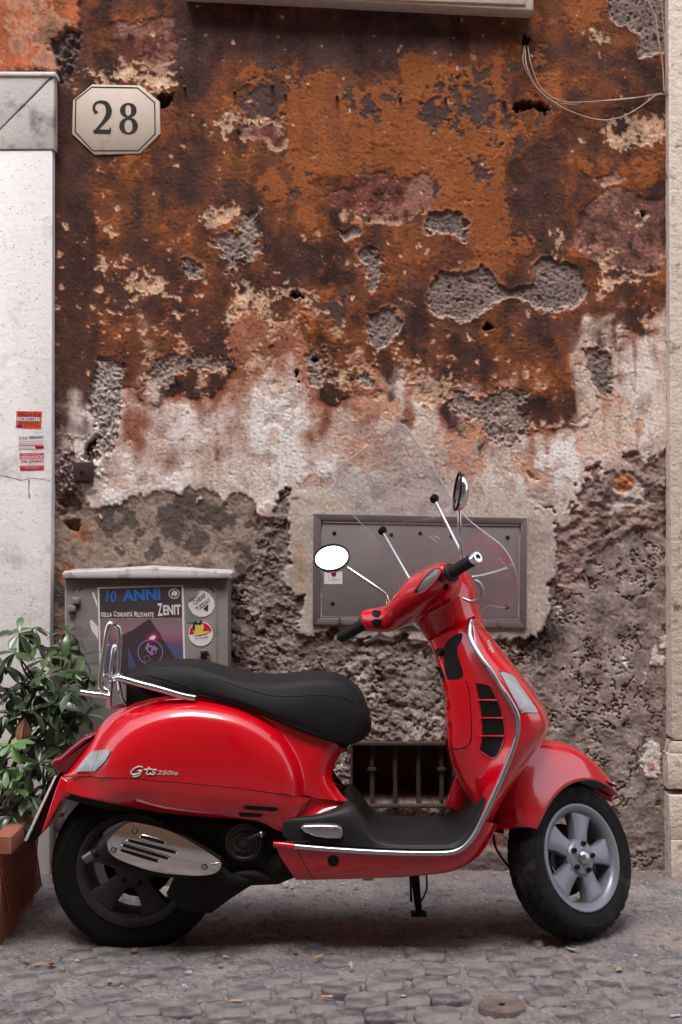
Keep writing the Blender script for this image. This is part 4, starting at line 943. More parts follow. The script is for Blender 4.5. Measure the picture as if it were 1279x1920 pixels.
hp = obj('heat_shield', patch(pv, plate, .0, .012, 6, .25, 2), M_PLATE, ex, smooth=30)
for (a, b) in (((267,1569),(306,1580)), ((244,1576),(326,1597)), ((234,1585),(312,1608)), ((230,1594),(293,1613))):
    d = np.array(b)-np.array(a); d = d/np.linalg.norm(d); nrm = np.array((-d[1], d[0])); A, B = np.array(a), np.array(b); w = 3.6
    o = [tuple(A+nrm*w), tuple(A-d*w), tuple(A-nrm*w), tuple(B-nrm*w), tuple(B+d*w), tuple(B+nrm*w)]
    obj('heat_slot', patch(pv, o, .0012, .002, 4, .25, 3), M_BLACK, hp); obj('slot_lip', tube(onto(pv, o, .0016), .0016, 6, 3, True), M_CHROME, hp)
for a, b in ((253.5,1557.5),(213,1594),(383.5,1625.5)):
    h, n = drop(pv, a, b, .25); bo = obj('plate_screw', lathe([(0, .003), (.004, .003), (.0045, .0055), (.0062, .0055), (.0068, .001), (.0095, .001), (.0095, -.001)], h, n, 20), M_ALU, hp)
    obj('screw_washer', lathe([(.0068, .0014), (.0082, .0022), (.0095, .0014)], h, n, 20), M_BLACK, bo)
obj('shield_tab', pxslab([(395,1619),(411,1617),(414,1621),(408,1627),(397,1629)], .258, .25, .002), M_CHROME, hp)
# side stand
obj('side_stand', join(tube([S(778,1640,-.02), S(782,1680,-.06), S(786,1712,-.10)], [.014, .012, .011], 10, 3), box(S(785, 1713, -.10), (.05, .05, .008), .003)), M_DARK, sc)
obj('stand_spring', tube([S(770,1644,0), S(771,1690,-.03)], .004, 8), M_BLACK, sc); obj('stand_cable', tube([S(800,1642,0), S(800,1668,-.02), S(790,1690,-.05)], .003, 8, 5), M_BLACK, sc)

# ---- everything that turns with the handlebar
RAKE, TURN = R(26), R(41)
uax = Vector((-math.sin(RAKE), 0, math.cos(RAKE)))
FW = P(1070, 1612, -.70)
RT = Matrix.Rotation(TURN, 4, uax)
pts = [RT @ Vector((.246*math.cos(t), y, .246*math.sin(t))) for t in np.linspace(0, 6.28, 90) for y in (-.03, 0, .03)]
FW.z = -min(p.z for p in pts)+.003
TF = Matrix.Translation(FW) @ RT
fw = empty('front_wheel', (0, 0, 0)); fw.parent = sc; fw.location = FW-sc.location
wheel_parts(fw, TF, True)
# fender in the unturned frame (x ahead, y left, z up from the axle)
ang = [(-.262,.105,-.205,.095),(-.280,.175,-.190,.125),(-.275,.255,-.162,.160),(-.232,.325,-.122,.192),(-.165,.362,-.070,.218),(-.080,.368,-.008,.232),(.010,.350,.058,.234),(.092,.312,.122,.224),(.178,.250,.198,.200),(.252,.188,.262,.166)]
hwid = [.075,.088,.096,.098,.097,.094,.088,.074,.050,.016]
rows_ = [[], [], [], [], [], []]
for (x1, z1, x0, z0), w in zip(ang, hwid):
    e = lambda f: (x0+(x1-x0)*f, z0+(z1-z0)*f)
    for r_, (f, yy) in enumerate(((1, 0), (.985, .45), (.93, .78), (.70, .97), (.35, 1.0), (0, .985))):
        a, b = e(f); rows_[r_].append(TF @ Vector((a, -yy*w, b)))
nf = surf(rows_, 26, 60)
rowsm = [[TF @ Vector(((TF.inverted() @ p).x, -(TF.inverted() @ p).y, (TF.inverted() @ p).z)) for p in r] for r in rows_]
ff = surf(rowsm, 26, 60)
fen = obj('front_fender', join(gridmesh(nf), gridmesh(ff)), M_RED, sc, smooth=60)
md = fen.modifiers.new('thickness', 'SOLIDIFY'); md.thickness = .004; md.offset = 0
obj('fender_liner', join(*[xform(tube([(x0*1.0, s*.055, z0*1.0+.03) for (x1, z1, x0, z0) in ang[:8]], .012, 8, 3), TF) for s in (-1, 1)], xform(gridmesh(np.array([[(x0*.99, y, z0+.015) for (x1, z1, x0, z0) in ang[:9]] for y in (-.07, 0, .07)])), TF)), M_BLACK, sc)
obj('fork_leg', join(xform(tube([(0, .075, 0), (-.06, .08, .10), (-.10, .06, .25), (-.12, .0, .34)], .022, 12, 4), TF)), M_DARK, sc)
obj('brake_hose', tube([S(925,1560,.05), S(930,1590,.06), S(950,1620,.05), S(975,1648,0)], .004, 8, 5), M_BLACK, sc)

# handlebar frame: b to the near grip, u up the column, f ahead
HB_C = Vector((.196, YC, 1.073)); hb = Vector((.59, -.692, .415)).normalized()
hu = Vector((-.435, .08, .897)); hu = (hu-hb*hu.dot(hb)).normalized(); hf = hu.cross(hb)
def H(t, f, u): return HB_C+hb*t+hf*f+hu*u
TS = .022
def hell(t, fc, uc, rf, ru, n=20, e=2.4):
    out = []
    for k in range(n):
        a = 2*math.pi*k/n; c, s = math.cos(a), math.sin(a); q = (abs(c)**e+abs(s)**e)**(-1/e); out.append(H(t, fc+rf*c*q, uc+ru*s*q))
    return out
def loft(secs, nu, caps=True):
    n = len(secs[0]); G = np.array([[tuple(p) for p in s] for s in secs]); A = spline_mat(len(secs), nu); G = np.einsum('ai,ijk->ajk', A, G)
    V = [tuple(p) for r in G for p in r]; F = []
    for i in range(nu-1):
        for k in range(n): F.append((i*n+k, i*n+(k+1) % n, (i+1)*n+(k+1) % n, (i+1)*n+k))
    if caps: F += [tuple(range(n-1, -1, -1)), tuple((nu-1)*n+k for k in range(n))]
    return V, F
bar = loft([hell(-.188, 0, 0, .026, .028), hell(-.175, .0, 0, .035, .039), hell(-.12, .022, -.022, .056, .043), hell(-.07, .07, -.024, .10, .050), hell(-.02, .10, -.014, .138, .060),
            hell(.05, .10, -.004, .140, .066), hell(.10, .07, -.004, .108, .060), hell(.15, .025, -.002, .064, .050), hell(.21, 0, 0, .036, .040), hell(.226, 0, 0, .028, .030)], 50)
def nell(u, tc, fc, rt, rf, n=24, e=2.2):
    out = []
    for k in range(n):
        a = 2*math.pi*k/n; c, s = math.cos(a), math.sin(a); q = (abs(c)**e+abs(s)**e)**(-1/e); out.append(H(tc+rt*c*q, fc+rf*s*q, u))
    return out
neck = loft([nell(.045, .01, .145, .05, .06), nell(.03, .01, .15, .09, .10), nell(-.02, .008, .158, .102, .118), nell(-.07, .005, .158, .100, .118), nell(-.12, 0, .152, .090, .110), nell(-.17, 0, .148, .080, .100), nell(-.20, 0, .146, .076, .094)], 30)
hs_o = obj('headset', join(bar, neck), M_RED, sc, smooth=60)
rm_ = hs_o.modifiers.new('blend', 'REMESH'); rm_.mode = 'VOXEL'; rm_.voxel_size = .005; rm_.use_smooth_shade = True
sm_ = hs_o.modifiers.new('smooth', 'SMOOTH'); sm_.factor = .6; sm_.iterations = 14
bpy.context.view_layer.update(); dg = bpy.context.evaluated_depsgraph_get()
me2 = bpy.data.meshes.new_from_object(hs_o.evaluated_get(dg)); hs_o.modifiers.clear(); hs_o.data = me2
HV = BVHTree.FromPolygons([v.co+worldloc(hs_o) for v in me2.vertices], [tuple(p.vertices) for p in me2.polygons])
dash = [(778,1112),(786,1099),(800,1081),(812,1070),(824,1066),(828,1070),(823,1082),(810,1098),(794,1110)]
di = obj('speedometer', patch(HV, dash, .004, .005, 5, .0, 2), mat('dial_glass', L(120, 116, 120), .1, spec=.6, coat=.5), sc)
obj('dial_bezel', tube(onto(HV, dash, .004, 0), .0035, 8, 4, True), M_RED, di)
obj('dial_button', lathe([(0, .006), (.006, .006), (.008, 0)], drop(HV, 783, 1108, 0)[0], -hf+hu, 14), M_BLACK, di)
for s, nm in ((-1, 'far'), (1, 'near')):
    tf = .224 if s > 0 else .186; ga = [(.0255, tf), (.029, tf+.003), (.029, tf+.009), (.0195, tf+.013), (.0185, .30), (.0195, .328), (.0185, .330)]
    g_ = obj('grip', lathe(ga, HB_C, hb*s, 24, lambda r, h, a: r-(.0009 if tf+.016 < h < .325 and int(h*420) % 2 else 0)), M_RUB, sc)
    obj('bar_end', lathe([(.0185, .330), (.0185, .346), (.0165, .350), (.009, .3505), (.008, .344), (0, .344)], HB_C, hb*s, 24), M_CHROME, g_)
    obj('end_screw', lathe([(0, .346), (.005, .346), (.006, .342)], HB_C, hb*s, 12), M_BLACK, g_)
for a, b, w, h2 in ((706,1151,8,6), (707,1168,9,7)):
    obj('switch', patch(HV, [(a-w,b-h2*.3),(a-w*.4,b-h2),(a+w*.8,b-h2*.9),(a+w,b-h2*.2),(a+w*.5,b+h2),(a-w*.5,b+h2)], .003, .006, 4, -.2, 2), M_BLACK, sc)
for a, b, w, h2 in ((829,1084,7,8), (836,1100,5,6)):
    obj('switch', patch(HV, [(a-w,b+h2*.3),(a-w*.2,b-h2),(a+w*.9,b-h2*.9),(a+w,b-h2*.1),(a+w*.3,b+h2)], .002, .005, 4, .1, 2), M_DARK, sc)
obj('brake_lever', tube([H(-.19, .03, -.035), H(-.215, .055, -.05), H(-.26, .06, -.055), H(-.30, .055, -.05)], [.008, .007, .006, .007], 10, 4), M_ALU, sc)
obj('brake_lever', tube([P(868,1122,-.86), P(885,1128,-.87), P(900,1122,-.885), P(905,1108,-.9), P(899,1094,-.91), P(890,1088,-.91)], [.005, .0055, .006, .0065, .006, .005], 10, 5), M_SILVER, sc)
# mirrors
def mirror_disc(c, n, up, w, h, name):
    n = n.normalized(); x = up.cross(n).normalized(); y = n.cross(x); V = []; F = []; N_ = 36
    prof = [(.0, .0005, 1), (.90, .0005, 1), (.90, .003, 0), (.97, .003, 0), (1.0, -.004, 0), (.97, -.012, 0), (.80, -.022, 0), (.45, -.030, 0), (.0, -.033, 0)]
    def ring(r, d): return [tuple(c+x*(w*r*math.cos(2*math.pi*k/N_))+y*(h*r*math.sin(2*math.pi*k/N_))+n*d) for k in range(N_)]
    pr = [(1.0, .0022), (.97, .0035), (.925, .003), (.92, .0)]
    shell = [(.93, .0), (.985, .003), (1.0, -.003), (.98, -.012), (.82, -.022), (.48, -.030), (.0, -.034)]
    def rings(ps):
        V = []; F = []
        for r, d in ps: V += ring(max(r, 1e-4), d)
        for i in range(len(ps)-1):
            for k in range(N_): F.append((i*N_+k, i*N_+(k+1) % N_, (i+1)*N_+(k+1) % N_, (i+1)*N_+k))
        return V, F
    hsg = rings(shell)
    o = obj('mirror', hsg, M_CHROME, sc, smooth=50)
    V = ring(.955, .0015); obj('mirror_glass', (V+[tuple(c+n*.0015)], [(k, (k+1) % N_, N_) for k in range(N_)]), M_MIRROR, o, smooth=0)
    obj('mirror_rim', tube([tuple(c+x*(w*.97*math.cos(2*math.pi*k/40))+y*(h*.97*math.sin(2*math.pi*k/40))+n*.002) for k in range(40)], .0036, 8, 0, True), M_BLACK, o)
    return o
cL = P(622, 1046, -.56); mirror_disc(cL, Vector((-.22, -.78, .60)), Vector((.06, 0, 1)), .061, .053, 'l')
obj('mirror_stem', tube([P(728,1134,-.63), P(727,1124,-.63), P(722,1114,-.63), P(700,1097,-.62), P(648,1062,-.575)], [.009, .007, .0065, .006, .006], 12, 5), M_CHROME, sc)
cR = P(859, 922, -.90); mirror_disc(cR, Vector((-.975, -.10, .12)), Vector((.10, 0, 1)), .050, .058, 'r')
obj('mirror_stem', tube([P(867,1058,-.87), P(867,1048,-.87), P(866,1035,-.875), P(862,990,-.89), P(861,955,-.885)], [.009, .007, .0065, .006, .006], 12, 5), M_CHROME, sc)
# screen with its rods
edge = [(.14, .50), (.205, .488), (.21, .42), (.196, .30), (.182, .20), (.19, .13), (.216, .072), (.246, .01), (.254, -.05), (.235, -.105), (.19, -.15), (.12, -.17), (.06, -.14)]
eg = cr([(a, b, 0) for a, b in edge], 4)[:, :2]; outl = [tuple(p) for p in eg]+[(-a, b) for a, b in reversed(eg.tolist())]
def Hs(t, u, off=0.0): return H(t, .285-.20*max(0, u)-.55*t*t-off, u)
sv, se, sf, *_ = delaunay_2d_cdt([Vector(p) for p in outl]+[Vector((a, b)) for a in np.arange(-.24, .25, .02) for b in np.arange(-.17, .5, .02) if poly_sdf(np.array([[a]]), np.array([[b]]), outl)[0, 0] < -.008], [], [list(range(len(outl)))], 1, 1e-5)
scr = obj('windscreen', ([tuple(Hs(v.x, v.y)) for v in sv], [tuple(f) for f in sf]), M_SCREEN, sc)
obj('screen_edge', tube([Hs(a, b) for a, b in outl], .0015, 6, 0, True), M_SCREENEDGE, scr)
def onscreen(px, py):
    best = min(((lambda q, t, u: ((639.5+q.x*FPX/(q.y+DIST)-px)**2+(960-(q.z-EYE)*FPX/(q.y+DIST)-py)**2, t, u))(Hs(t, u), t, u) for t in np.arange(-.25, .26, .006) for u in np.arange(-.16, .5, .006)))
    return Hs(best[1], best[2], .012)
for k, (t, u0, u1, f0) in enumerate(((-.075, .045, .29, .10), (.085, .045, .29, .13))):
    a, b = ((P(776,1099,-.67), onscreen(722, 993)), (P(872,1050,-.80), onscreen(818, 932)))[k]
    ro = obj('screen_rod', tube([a, a*.5+b*.5, b], .0048, 10, 3), M_SILVER, sc); n = hf*.94+hu*.3
    obj('rod_knob', lathe([(0, .012), (.010, .012), (.0135, .008), (.0135, -.006), (.011, -.010), (0, -.010)], b, -n, 20), M_BLACK, ro)
obj('screen_bracket', join(tube([P(884,1083,-.90), P(900,1080,-.89), P(925,1074,-.87)*.6+onscreen(952, 1065)*.4, onscreen(952, 1065)], [.0055, .0045, .0055, .0068], 12, 4), lathe([(0, .006), (.008, .004), (.008, -.004), (0, -.006)], onscreen(953, 1065), -hf, 16)), M_SILVER, sc)
# emblems
M_BADGE = mat('badge_metal', (.62, .60, .58), .3, .15)
def script(bv, strokes, r, lift=.002, yf=.2): return join(*[tube(onto(bv, s, lift, yf), r, 6, 4) for s in strokes])
x0, y0 = 246, 1447
G_s = [[(268,1439),(262,1437),(252,1441),(246,1448),(250,1452),(260,1450),(266,1445),(259,1445)], [(266,1445),(262,1453),(254,1456),(249,1455)], [(280,1438),(275,1449),(278,1452),(283,1449)], [(270,1443),(286,1442)], [(294,1444),(289,1443),(287,1446),(291,1449),(288,1452),(282,1451)]]
obj('model_badge', script(BV, G_s, .0022), M_BADGE, sc)
def text_over(bv, s, px, py, h, w, rot=0, lift=.0016, yf=.2, **kw):
    V, F = text_geo(s, h, width=w, **kw); ca, sa = math.cos(R(rot)), math.sin(R(rot)); top, bot = [], []
    for v in V:
        q = (px+v[0]*ca+v[1]*sa, py+v[0]*sa-v[1]*ca); hh, n = drop(bv, q[0], q[1], yf); top.append(tuple(hh+n*lift)); bot.append(tuple(hh+n*.0004))
    m = len(V); cnt = {(f[i], f[(i+1) % len(f)]) for f in F for i in range(len(f))}
    return top+bot, F+[(b, a, a+m, b+m) for a, b in cnt if (b, a) not in cnt]
obj('model_badge', text_over(BV, '250ie', 314, 1449, 8, 40, 2, shear=.25, bold=.012), M_BADGE, sc)
V_s = [[(912,1204),(913,1212),(920,1225),(921,1214),(918,1203)], [(920,1214),(923,1213),(922,1218),(925,1222)], [(917,1208),(923,1207)], [(915,1211),(924,1212)]]
obj('maker_badge', text_over(LV, 'Vespa', 919, 1213, 9, 25, 62, yf=.12, shear=.3, bold=.012), M_BADGE, sc)
obj('box_badge', text_over(LV, 'ABS', 866, 1391, 6, 17, -2, yf=.12, shear=.2, bold=.02), M_BADGE, sc)

# ribs inside the two lenses
def rib_set(bv, lines, parent, yf):
    for l in lines: obj('lens_rib', tube(onto(bv, l, .0045, yf), .0014, 5), M_LENS2, parent)
M_LENS2 = mat('lens_rib', (.55, .57, .58), .15, coat=.6)
rib_set(LV, [[(948+k*4.2, 1266+k*4.5), (980+k*4.2-(2 if k == 0 else 0), 1331-k*.2)] for k in range(5)], fi, .15)
rib_set(BV, [[(156+k*8, 1445-k*.4), (171+k*7.4, 1416-k*1.8)] for k in range(4)], ri, .15)

# faint maker's script on the screen, seen from behind, and rub marks
V, F = text_geo('Vespa', .014, width=.04, shear=.3, bold=.0)
obj('screen_lettering', ([tuple(Hs(.03-v[0], .085+v[1], -.0006)) for v in V], F), M_SCREENEDGE, scr, smooth=0)
for pts_, w in (([(-.01,.30),(.015,.312),(.035,.318)], .0016), ([(-.005,.155),(.006,.135),(.014,.12)], .0012), ([(.015,.15),(.03,.125)], .0009), ([(.20,-.02),(.212,-.05),(.205,-.085)], .0016), ([(.13,.18),(.155,.172)], .0009)):
    obj('scuff', tube([Hs(a, b, -.0004) for a, b in pts_], [.0002, w, .0003], 5, 4), M_SCREENEDGE, scr)
# ---------------------------------------------------------------- things on the wall
M_MARBLE = mat('old_marble', L(206, 190, 176), .6, var=.06, vscale=10, bump=.0008, bscale=90, dirt=L(168, 140, 120), dscale=8, dlo=.58, dhi=.72)
M_INK = mat('black_paint', (.018, .014, .013), .7, var=.2, vscale=40)
def ribbon(path, wid, Y, t=.0012, sm=6, closed=False):
    p = cr([(a, b, 0) for a, b in path], sm, closed)[:, :2]; w = np.interp(np.linspace(0, 1, len(p)), np.linspace(0, 1, len(wid)), wid)
    T = np.gradient(p, axis=0) if not closed else np.roll(p, -1, 0)-np.roll(p, 1, 0); T /= np.linalg.norm(T, axis=1)[:, None]+1e-9
    Nn = np.stack([-T[:, 1], T[:, 0]], 1); Lp, Rp = p+Nn*w[:, None]/2, p-Nn*w[:, None]/2; m = len(p)
    V = [tuple(P(a, b, Y-t)) for a, b in Lp]+[tuple(P(a, b, Y-t)) for a, b in Rp]+[tuple(P(a, b, Y)) for a, b in Lp]+[tuple(P(a, b, Y)) for a, b in Rp]; F = []
    for i in range(m if closed else m-1):
        j = (i+1) % m; F += [(i, j, m+j, m+i), (i, 2*m+i, 2*m+j, j), (m+i, m+j, 3*m+j, 3*m+i)]
    return V, F
def obj2(name, geo, m, parent): return obj(name, geo, m, parent, smooth=0)
pq = empty('house_number_plaque', P(218, 224, 0), 'octagonal marble plaque with black number 28, beside the door frame', 'plaque')
PY_ = -.005
obj('slab', stone_px([(173,158),(263,160),(299,190),(301,250),(263,288),(177,290),(135,251),(137,188)], PY_, .02, .0018), M_MARBLE, pq)
obj2('border_line', ribbon([(172,163),(258,164.5),(290,192),(291,251),(259,282.5),(174,282.5),(141,247),(142,187)], [2.4], PY_, .0006, 1, True), M_INK, pq)
obj2('digit', join(ribbon([(181,212),(176,204),(178,195),(187,190.5),(199,194),(204,206),(202,217),(192,231),(178,246)], [7,5,4,4.5,8,11.5,10,6,4], PY_), ribbon([(175,246.5),(190,246.5),(206,247)], [7,8,8.5], PY_, .001), ribbon([(205,249),(207.5,239)], [5,2.5], PY_, .0008)), M_INK, pq)
rg = lambda cx, cy, rx, ry: ribbon([(cx+rx*math.cos(R(a)), cy+ry*math.sin(R(a))) for a in range(0, 360, 15)], [3.6+6.6*abs(math.cos(R(a)))**2 for a in range(0, 361, 15)], PY_, .001, 3, True)
obj2('digit', join(rg(240.5, 206.5, 10.5, 12), rg(241, 236, 12.5, 14)), M_INK, pq)

tp = empty('memorial_slab', P(700, 0, 0), 'pale framed stone slab cut off by the top edge', 'slab')
obj('frame', stone_px([(346,-13),(1001,20),(1003,-90),(346,-90)], -.075, .02, .006), M_MARBLE, tp)
obj('moulding', stone_px([(500,-8),(986,9),(988,-80),(500,-80)], -.082, -.05, .004), M_MARBLE, tp)

M_STEEL = mat('hatch_steel', L(142, 132, 134), .42, .35, var=.12, vscale=5, rvar=.1, bump=.0003, bscale=50)
M_STEELD = mat('hatch_steel_dark', L(118, 106, 106), .45, .35, var=.08, vscale=7)
ht = empty('utility_hatch', P(787, 1170, 0), 'wide stainless steel hatch in the wall behind the handlebar', 'hatch')
o_ = [(588,963),(988,971),(987,1178),(586,1171)]; i_ = [(602,976),(977,983),(975,1164),(600,1159)]
for k, nm in enumerate(('top', 'right', 'bottom', 'left')):
    j = (k+1) % 4; obj('frame_bar', stone_px([o_[k], o_[j], i_[j], i_[k]], -.014-.0006*(k % 2), .03, .0015), M_STEELD, ht)
dq = [(606,980),(973,986.5),(971,1160),(604,1155)]
obj('door', stone_px(dq, -.009, .02, .0015), M_STEEL, ht)
obj('edge_highlight', stone_px([(606,978),(973,984.5),(973,986),(606,979.8)], -.013, -.004, 0), M_SILVER, ht)  # pale strips added as painted highlights on the door's top and bottom edges
obj('edge_highlight', stone_px([(604,1155.5),(971,1161),(971,1162.8),(604,1157.5)], -.013, -.004, 0), M_SILVER, ht)
for a, b in ((627,1000),(788,1000),(846,1006),(952,1008),(734,1003),(624,1132),(951,1138)):
    obj('bolt', lathe([(0, .0015), (.0062, .0015), (.0078, .0), (.0078, -.004)], P(a, b, -.0095), (0, -1, 0), 14), M_DARK, ht)
for a, b in ((637,1163),(936,1169)):
    obj('latch', join(box(P(a, b-4, -.016), (.006, .010, .014), .002), lathe([(0, .006), (.006, .004), (.007, -.004)], P(a, b+3, -.018), (0, 0, -1), 12)), M_ALU, ht)
M_PAPER = mat('white_paper', (.72, .71, .70), .7, var=.05, vscale=60); M_STRED = mat('sticker_red', L(196, 22, 42), .5); M_STBLUE = mat('sticker_blue', L(40, 70, 160), .5)
M_STORANGE = mat('sticker_orange', L(232, 84, 48), .5); M_STINK = mat('sticker_ink', (.02, .02, .025), .6); M_GREYINK = mat('grey_ink', L(120, 118, 122), .7)
st = empty('hatch_sticker', P(625, 1083, -.011), 'small white label with dark red emblem on the steel hatch', 'sticker')
obj2('label', flat_on([(608,1071),(642,1071),(642,1095),(608,1095)], -.0093), M_PAPER, st)
obj2('emblem', flat_on(ell(626, 1076, 5, 5.5, 14), -.0100), mat('wine_ink', L(120, 20, 60), .6), st); obj2('border_line', ribbon([(616,1072),(638,1072),(638,1089),(616,1089)], [.7], -.0100, .0003, 1, True), M_GREYINK, st)
obj2('lettering', text_on('Telecom', 627, 1086, -.0100, 3, 14), M_STINK, st)

M_RUST = mat('rusty_iron', L(62, 44, 39), .85, .1, var=.4, vscale=40, bump=.003, bscale=90, dirt=L(104, 84, 74), dscale=24, dlo=.6, dhi=.72)
gt = empty('window_grate', P(750, 1510, 0), 'small dark cellar opening with rusty iron bars, seen over the footboard', 'grate')
obj('frame_bar', box(P(756, 1394, -.01), (.42, .03, .012), .003), M_RUST, gt); obj('frame_bar', box(P(756, 1511, -.012), (.42, .04, .010), .003), M_RUST, gt)
obj('frame_bar', box(P(659, 1452, -.008), (.008, .03, .222), .002), M_RUST, gt); obj('frame_bar', box(P(853, 1452, -.008), (.008, .03, .222), .002), M_RUST, gt)
for a in (697.5, 741, 784.5, 828):
    br = obj('bar', tube([P(a+.6, 1393, .015), P(a-.3, 1430, .013), P(a+.4, 1470, .016), P(a, 1512, .014)], .0088, 10, 4), M_RUST, gt)
    if a in (697.5, 828): obj('collar', lathe([(.009, -.008), (.016, -.006), (.018, 0), (.016, .006), (.009, .008)], P(a, 1442, .014), (0, 0, 1), 14), M_RUST, br)

ib = empty('iron_box', P(155, 886, 0), 'small dark iron lock box set in the wall beside the door frame', 'box')
M_IRON = mat('painted_iron', L(66, 44, 42), .5, .2, var=.15, vscale=20)
obj('cover', stone_px([(137,867),(173,866),(173,904),(168,906),(142,906),(137,903)], -.022, .03, .003), M_IRON, ib)
obj('screw', lathe([(0, .001), (.003, .001), (.0035, .003), (.0065, .003), (.008, 0)], P(153, 886, -.022), (0, -1, 0), 16), M_DARK, ib); obj('lip', box(P(155, 900, -.024), (.05, .006, .003), .001), M_IRON, ib)

M_PEG = mat('old_iron_peg', L(88, 80, 78), .6, .6)
for a, b, w in ((346,164,'left of the memorial slab, nearest the plaque'),(440,172,'second from the plaque along the row'),(510,160,'sitting highest in the row'),(535,177,'third from the plaque, close to the highest one'),(632,181,'halfway along the row, under the slab'),(751,184,'on the big orange patch, its left edge'),(836,184,'in the middle of the big orange patch'),(946,190,'under the hole where the cables hang')):
    o = obj('iron_peg', join(box(P(a, b, -.012), (.011, .03, .009), .0025)), M_PEG, None, origin=P(a, b, 0)); tag(o, 'rusty iron peg in the ochre wall, '+w, 'peg', 'iron pegs in a row across the ochre wall')

M_CABLE = mat('pale_cable', L(176, 152, 134), .6, var=.1, vscale=30)
def wire(name, pts, r, label, y=-.012):
    o = obj(name, tube([P(a, b, y+(.012 if i in (0,) else 0)-.004*(i % 2)) for i, (a, b) in enumerate(pts)], r, 8, 6), M_CABLE, None, origin=P(*pts[0], 0)); return tag(o, label, 'cable', 'loose cables at the top right')
wire('cable', [(984,86),(981,115),(993,143),(1025,184),(1075,196),(1140,188),(1237,178),(1247,170),(1248,100),(1240,0),(1236,-60)], .0021, 'cable hugging the wall and turning up along the pilaster')
wire('cable', [(990,88),(996,120),(1015,165),(1055,190),(1115,190),(1180,185),(1240,175)], .002, 'cable in the shallow middle loop from the hole', -.016)
wire('cable', [(985,92),(988,125),(1010,168),(1060,204),(1120,224),(1160,221),(1195,204),(1228,180),(1242,175)], .0023, 'cable hanging lowest in a loop below the others', -.02)
wire('cable', [(1212,-60),(1216,0),(1229,32),(1236,80),(1243,125),(1245,170)], .0024, 'cable dropping straight from the top edge near the pilaster', -.03)

# stickers on the door frame
def sticker(name, label, bg, m, rows, extra=()):
    s = empty(name, P(*bg[0], FY), label, 'sticker'); obj2('paper', flat_on(bg, FY-.0006), m, s)
    for q, mm in extra: obj2('colour_band', flat_on(q, FY-.0012), mm, s)
    for t, a, b, h, w, rot, mm in rows: obj2('lettering', text_on(t, a, b, FY-.0020, h, w, rot, bold=.015 if h > 4 else 0), mm, s)
sticker('shutter_sticker', 'orange sticker on the white door frame with a number on a white strip', [(31,770.5),(79,771.5),(77,804),(30,802)], M_STORANGE,
        [('PRONTO INTERVENTO', 55, 773, 2.2, 40, 1, M_STINK), ('SERRANDE', 55, 778, 6, 43, 1, M_STINK), ('338.3688315', 55, 785.5, 5.5, 42, 0, M_STBLUE), ('INSTALLAZIONI', 54, 791.5, 3, 40, 1, M_STINK), ('RIPARAZIONI', 54, 794.6, 2.8, 34, 1, M_STINK), ('MOTORI TUTTE LE MARCHE', 60, 797.6, 1.8, 30, 1, M_STINK), ('SERRATURE · CASSEFORTI', 60, 800.2, 1.8, 30, 1, M_STINK)],
        [([(32,782),(76,782.5),(75.5,789.5),(32,789)], M_PAPER), (ell(37, 798.6, 5.3, 2.2, 16), M_STBLUE), (ell(37, 798.6, 4, 1.2, 16), M_PAPER)])
sticker('shutter_sticker', 'white sticker with red and blue heading, between the orange and red stickers', [(35,817),(82,816),(82,841),(35,842)], M_PAPER,
        [('S.O.S.', 44, 821.5, 5.2, 17, -1, M_STRED), ('SERRANDE', 68, 820, 5, 26, -1, mat('navy_ink', L(50, 50, 78), .6)), ('RIPARAZIONI SERRANDE · SERRANDE BLINDATE', 58.5, 827.5, 1.8, 45, -1, M_GREYINK), ('INSTALLAZIONE · MANUTENZIONE · MOTORI', 58.5, 831.2, 1.8, 45, -1, M_GREYINK), ('ROMA TEL 337734', 48, 839.5, 1.8, 24, -1, M_GREYINK)],
        [([(35,833.6),(81.5,833.2),(81.5,835.8),(35,836.2)], mat('pale_red', L(214, 120, 128), .6)), ([(65,836.4),(82,836),(82,840.5),(67,841)], M_STRED), ([(67.5,838.2),(81,837.9),(81,839.4),(68,839.7)], M_PAPER)])
sticker('shutter_sticker', 'white sticker with two red bands, lowest of the three on the door frame', [(37,850),(82,849),(82.5,880.5),(37.5,882)], M_PAPER,
        [('PRONTO INTERVENTO', 60, 852, 1.8, 36, -1.5, M_PAPER), ('SERRANDE', 60, 857, 6, 42, -1.5, M_PAPER), ('346 6054423', 60.5, 864.7, 5.6, 42, -1.5, M_STRED), ('24 ORE SU 24', 60, 870, 1.6, 20, -1, M_GREYINK), ('RIPARAZIONI · SERRANDE ELETTRICHE', 60, 875, 1.7, 41, -1, M_PAPER), ('BLINDATE · SERRATURE', 60, 878, 1.7, 26, -1, M_PAPER)],
        [([(37,850),(82,849),(82.3,860),(37.3,861)], M_STRED), ([(37.3,873.4),(82.2,872.4),(82.5,880.5),(37.5,882)], M_STRED)])

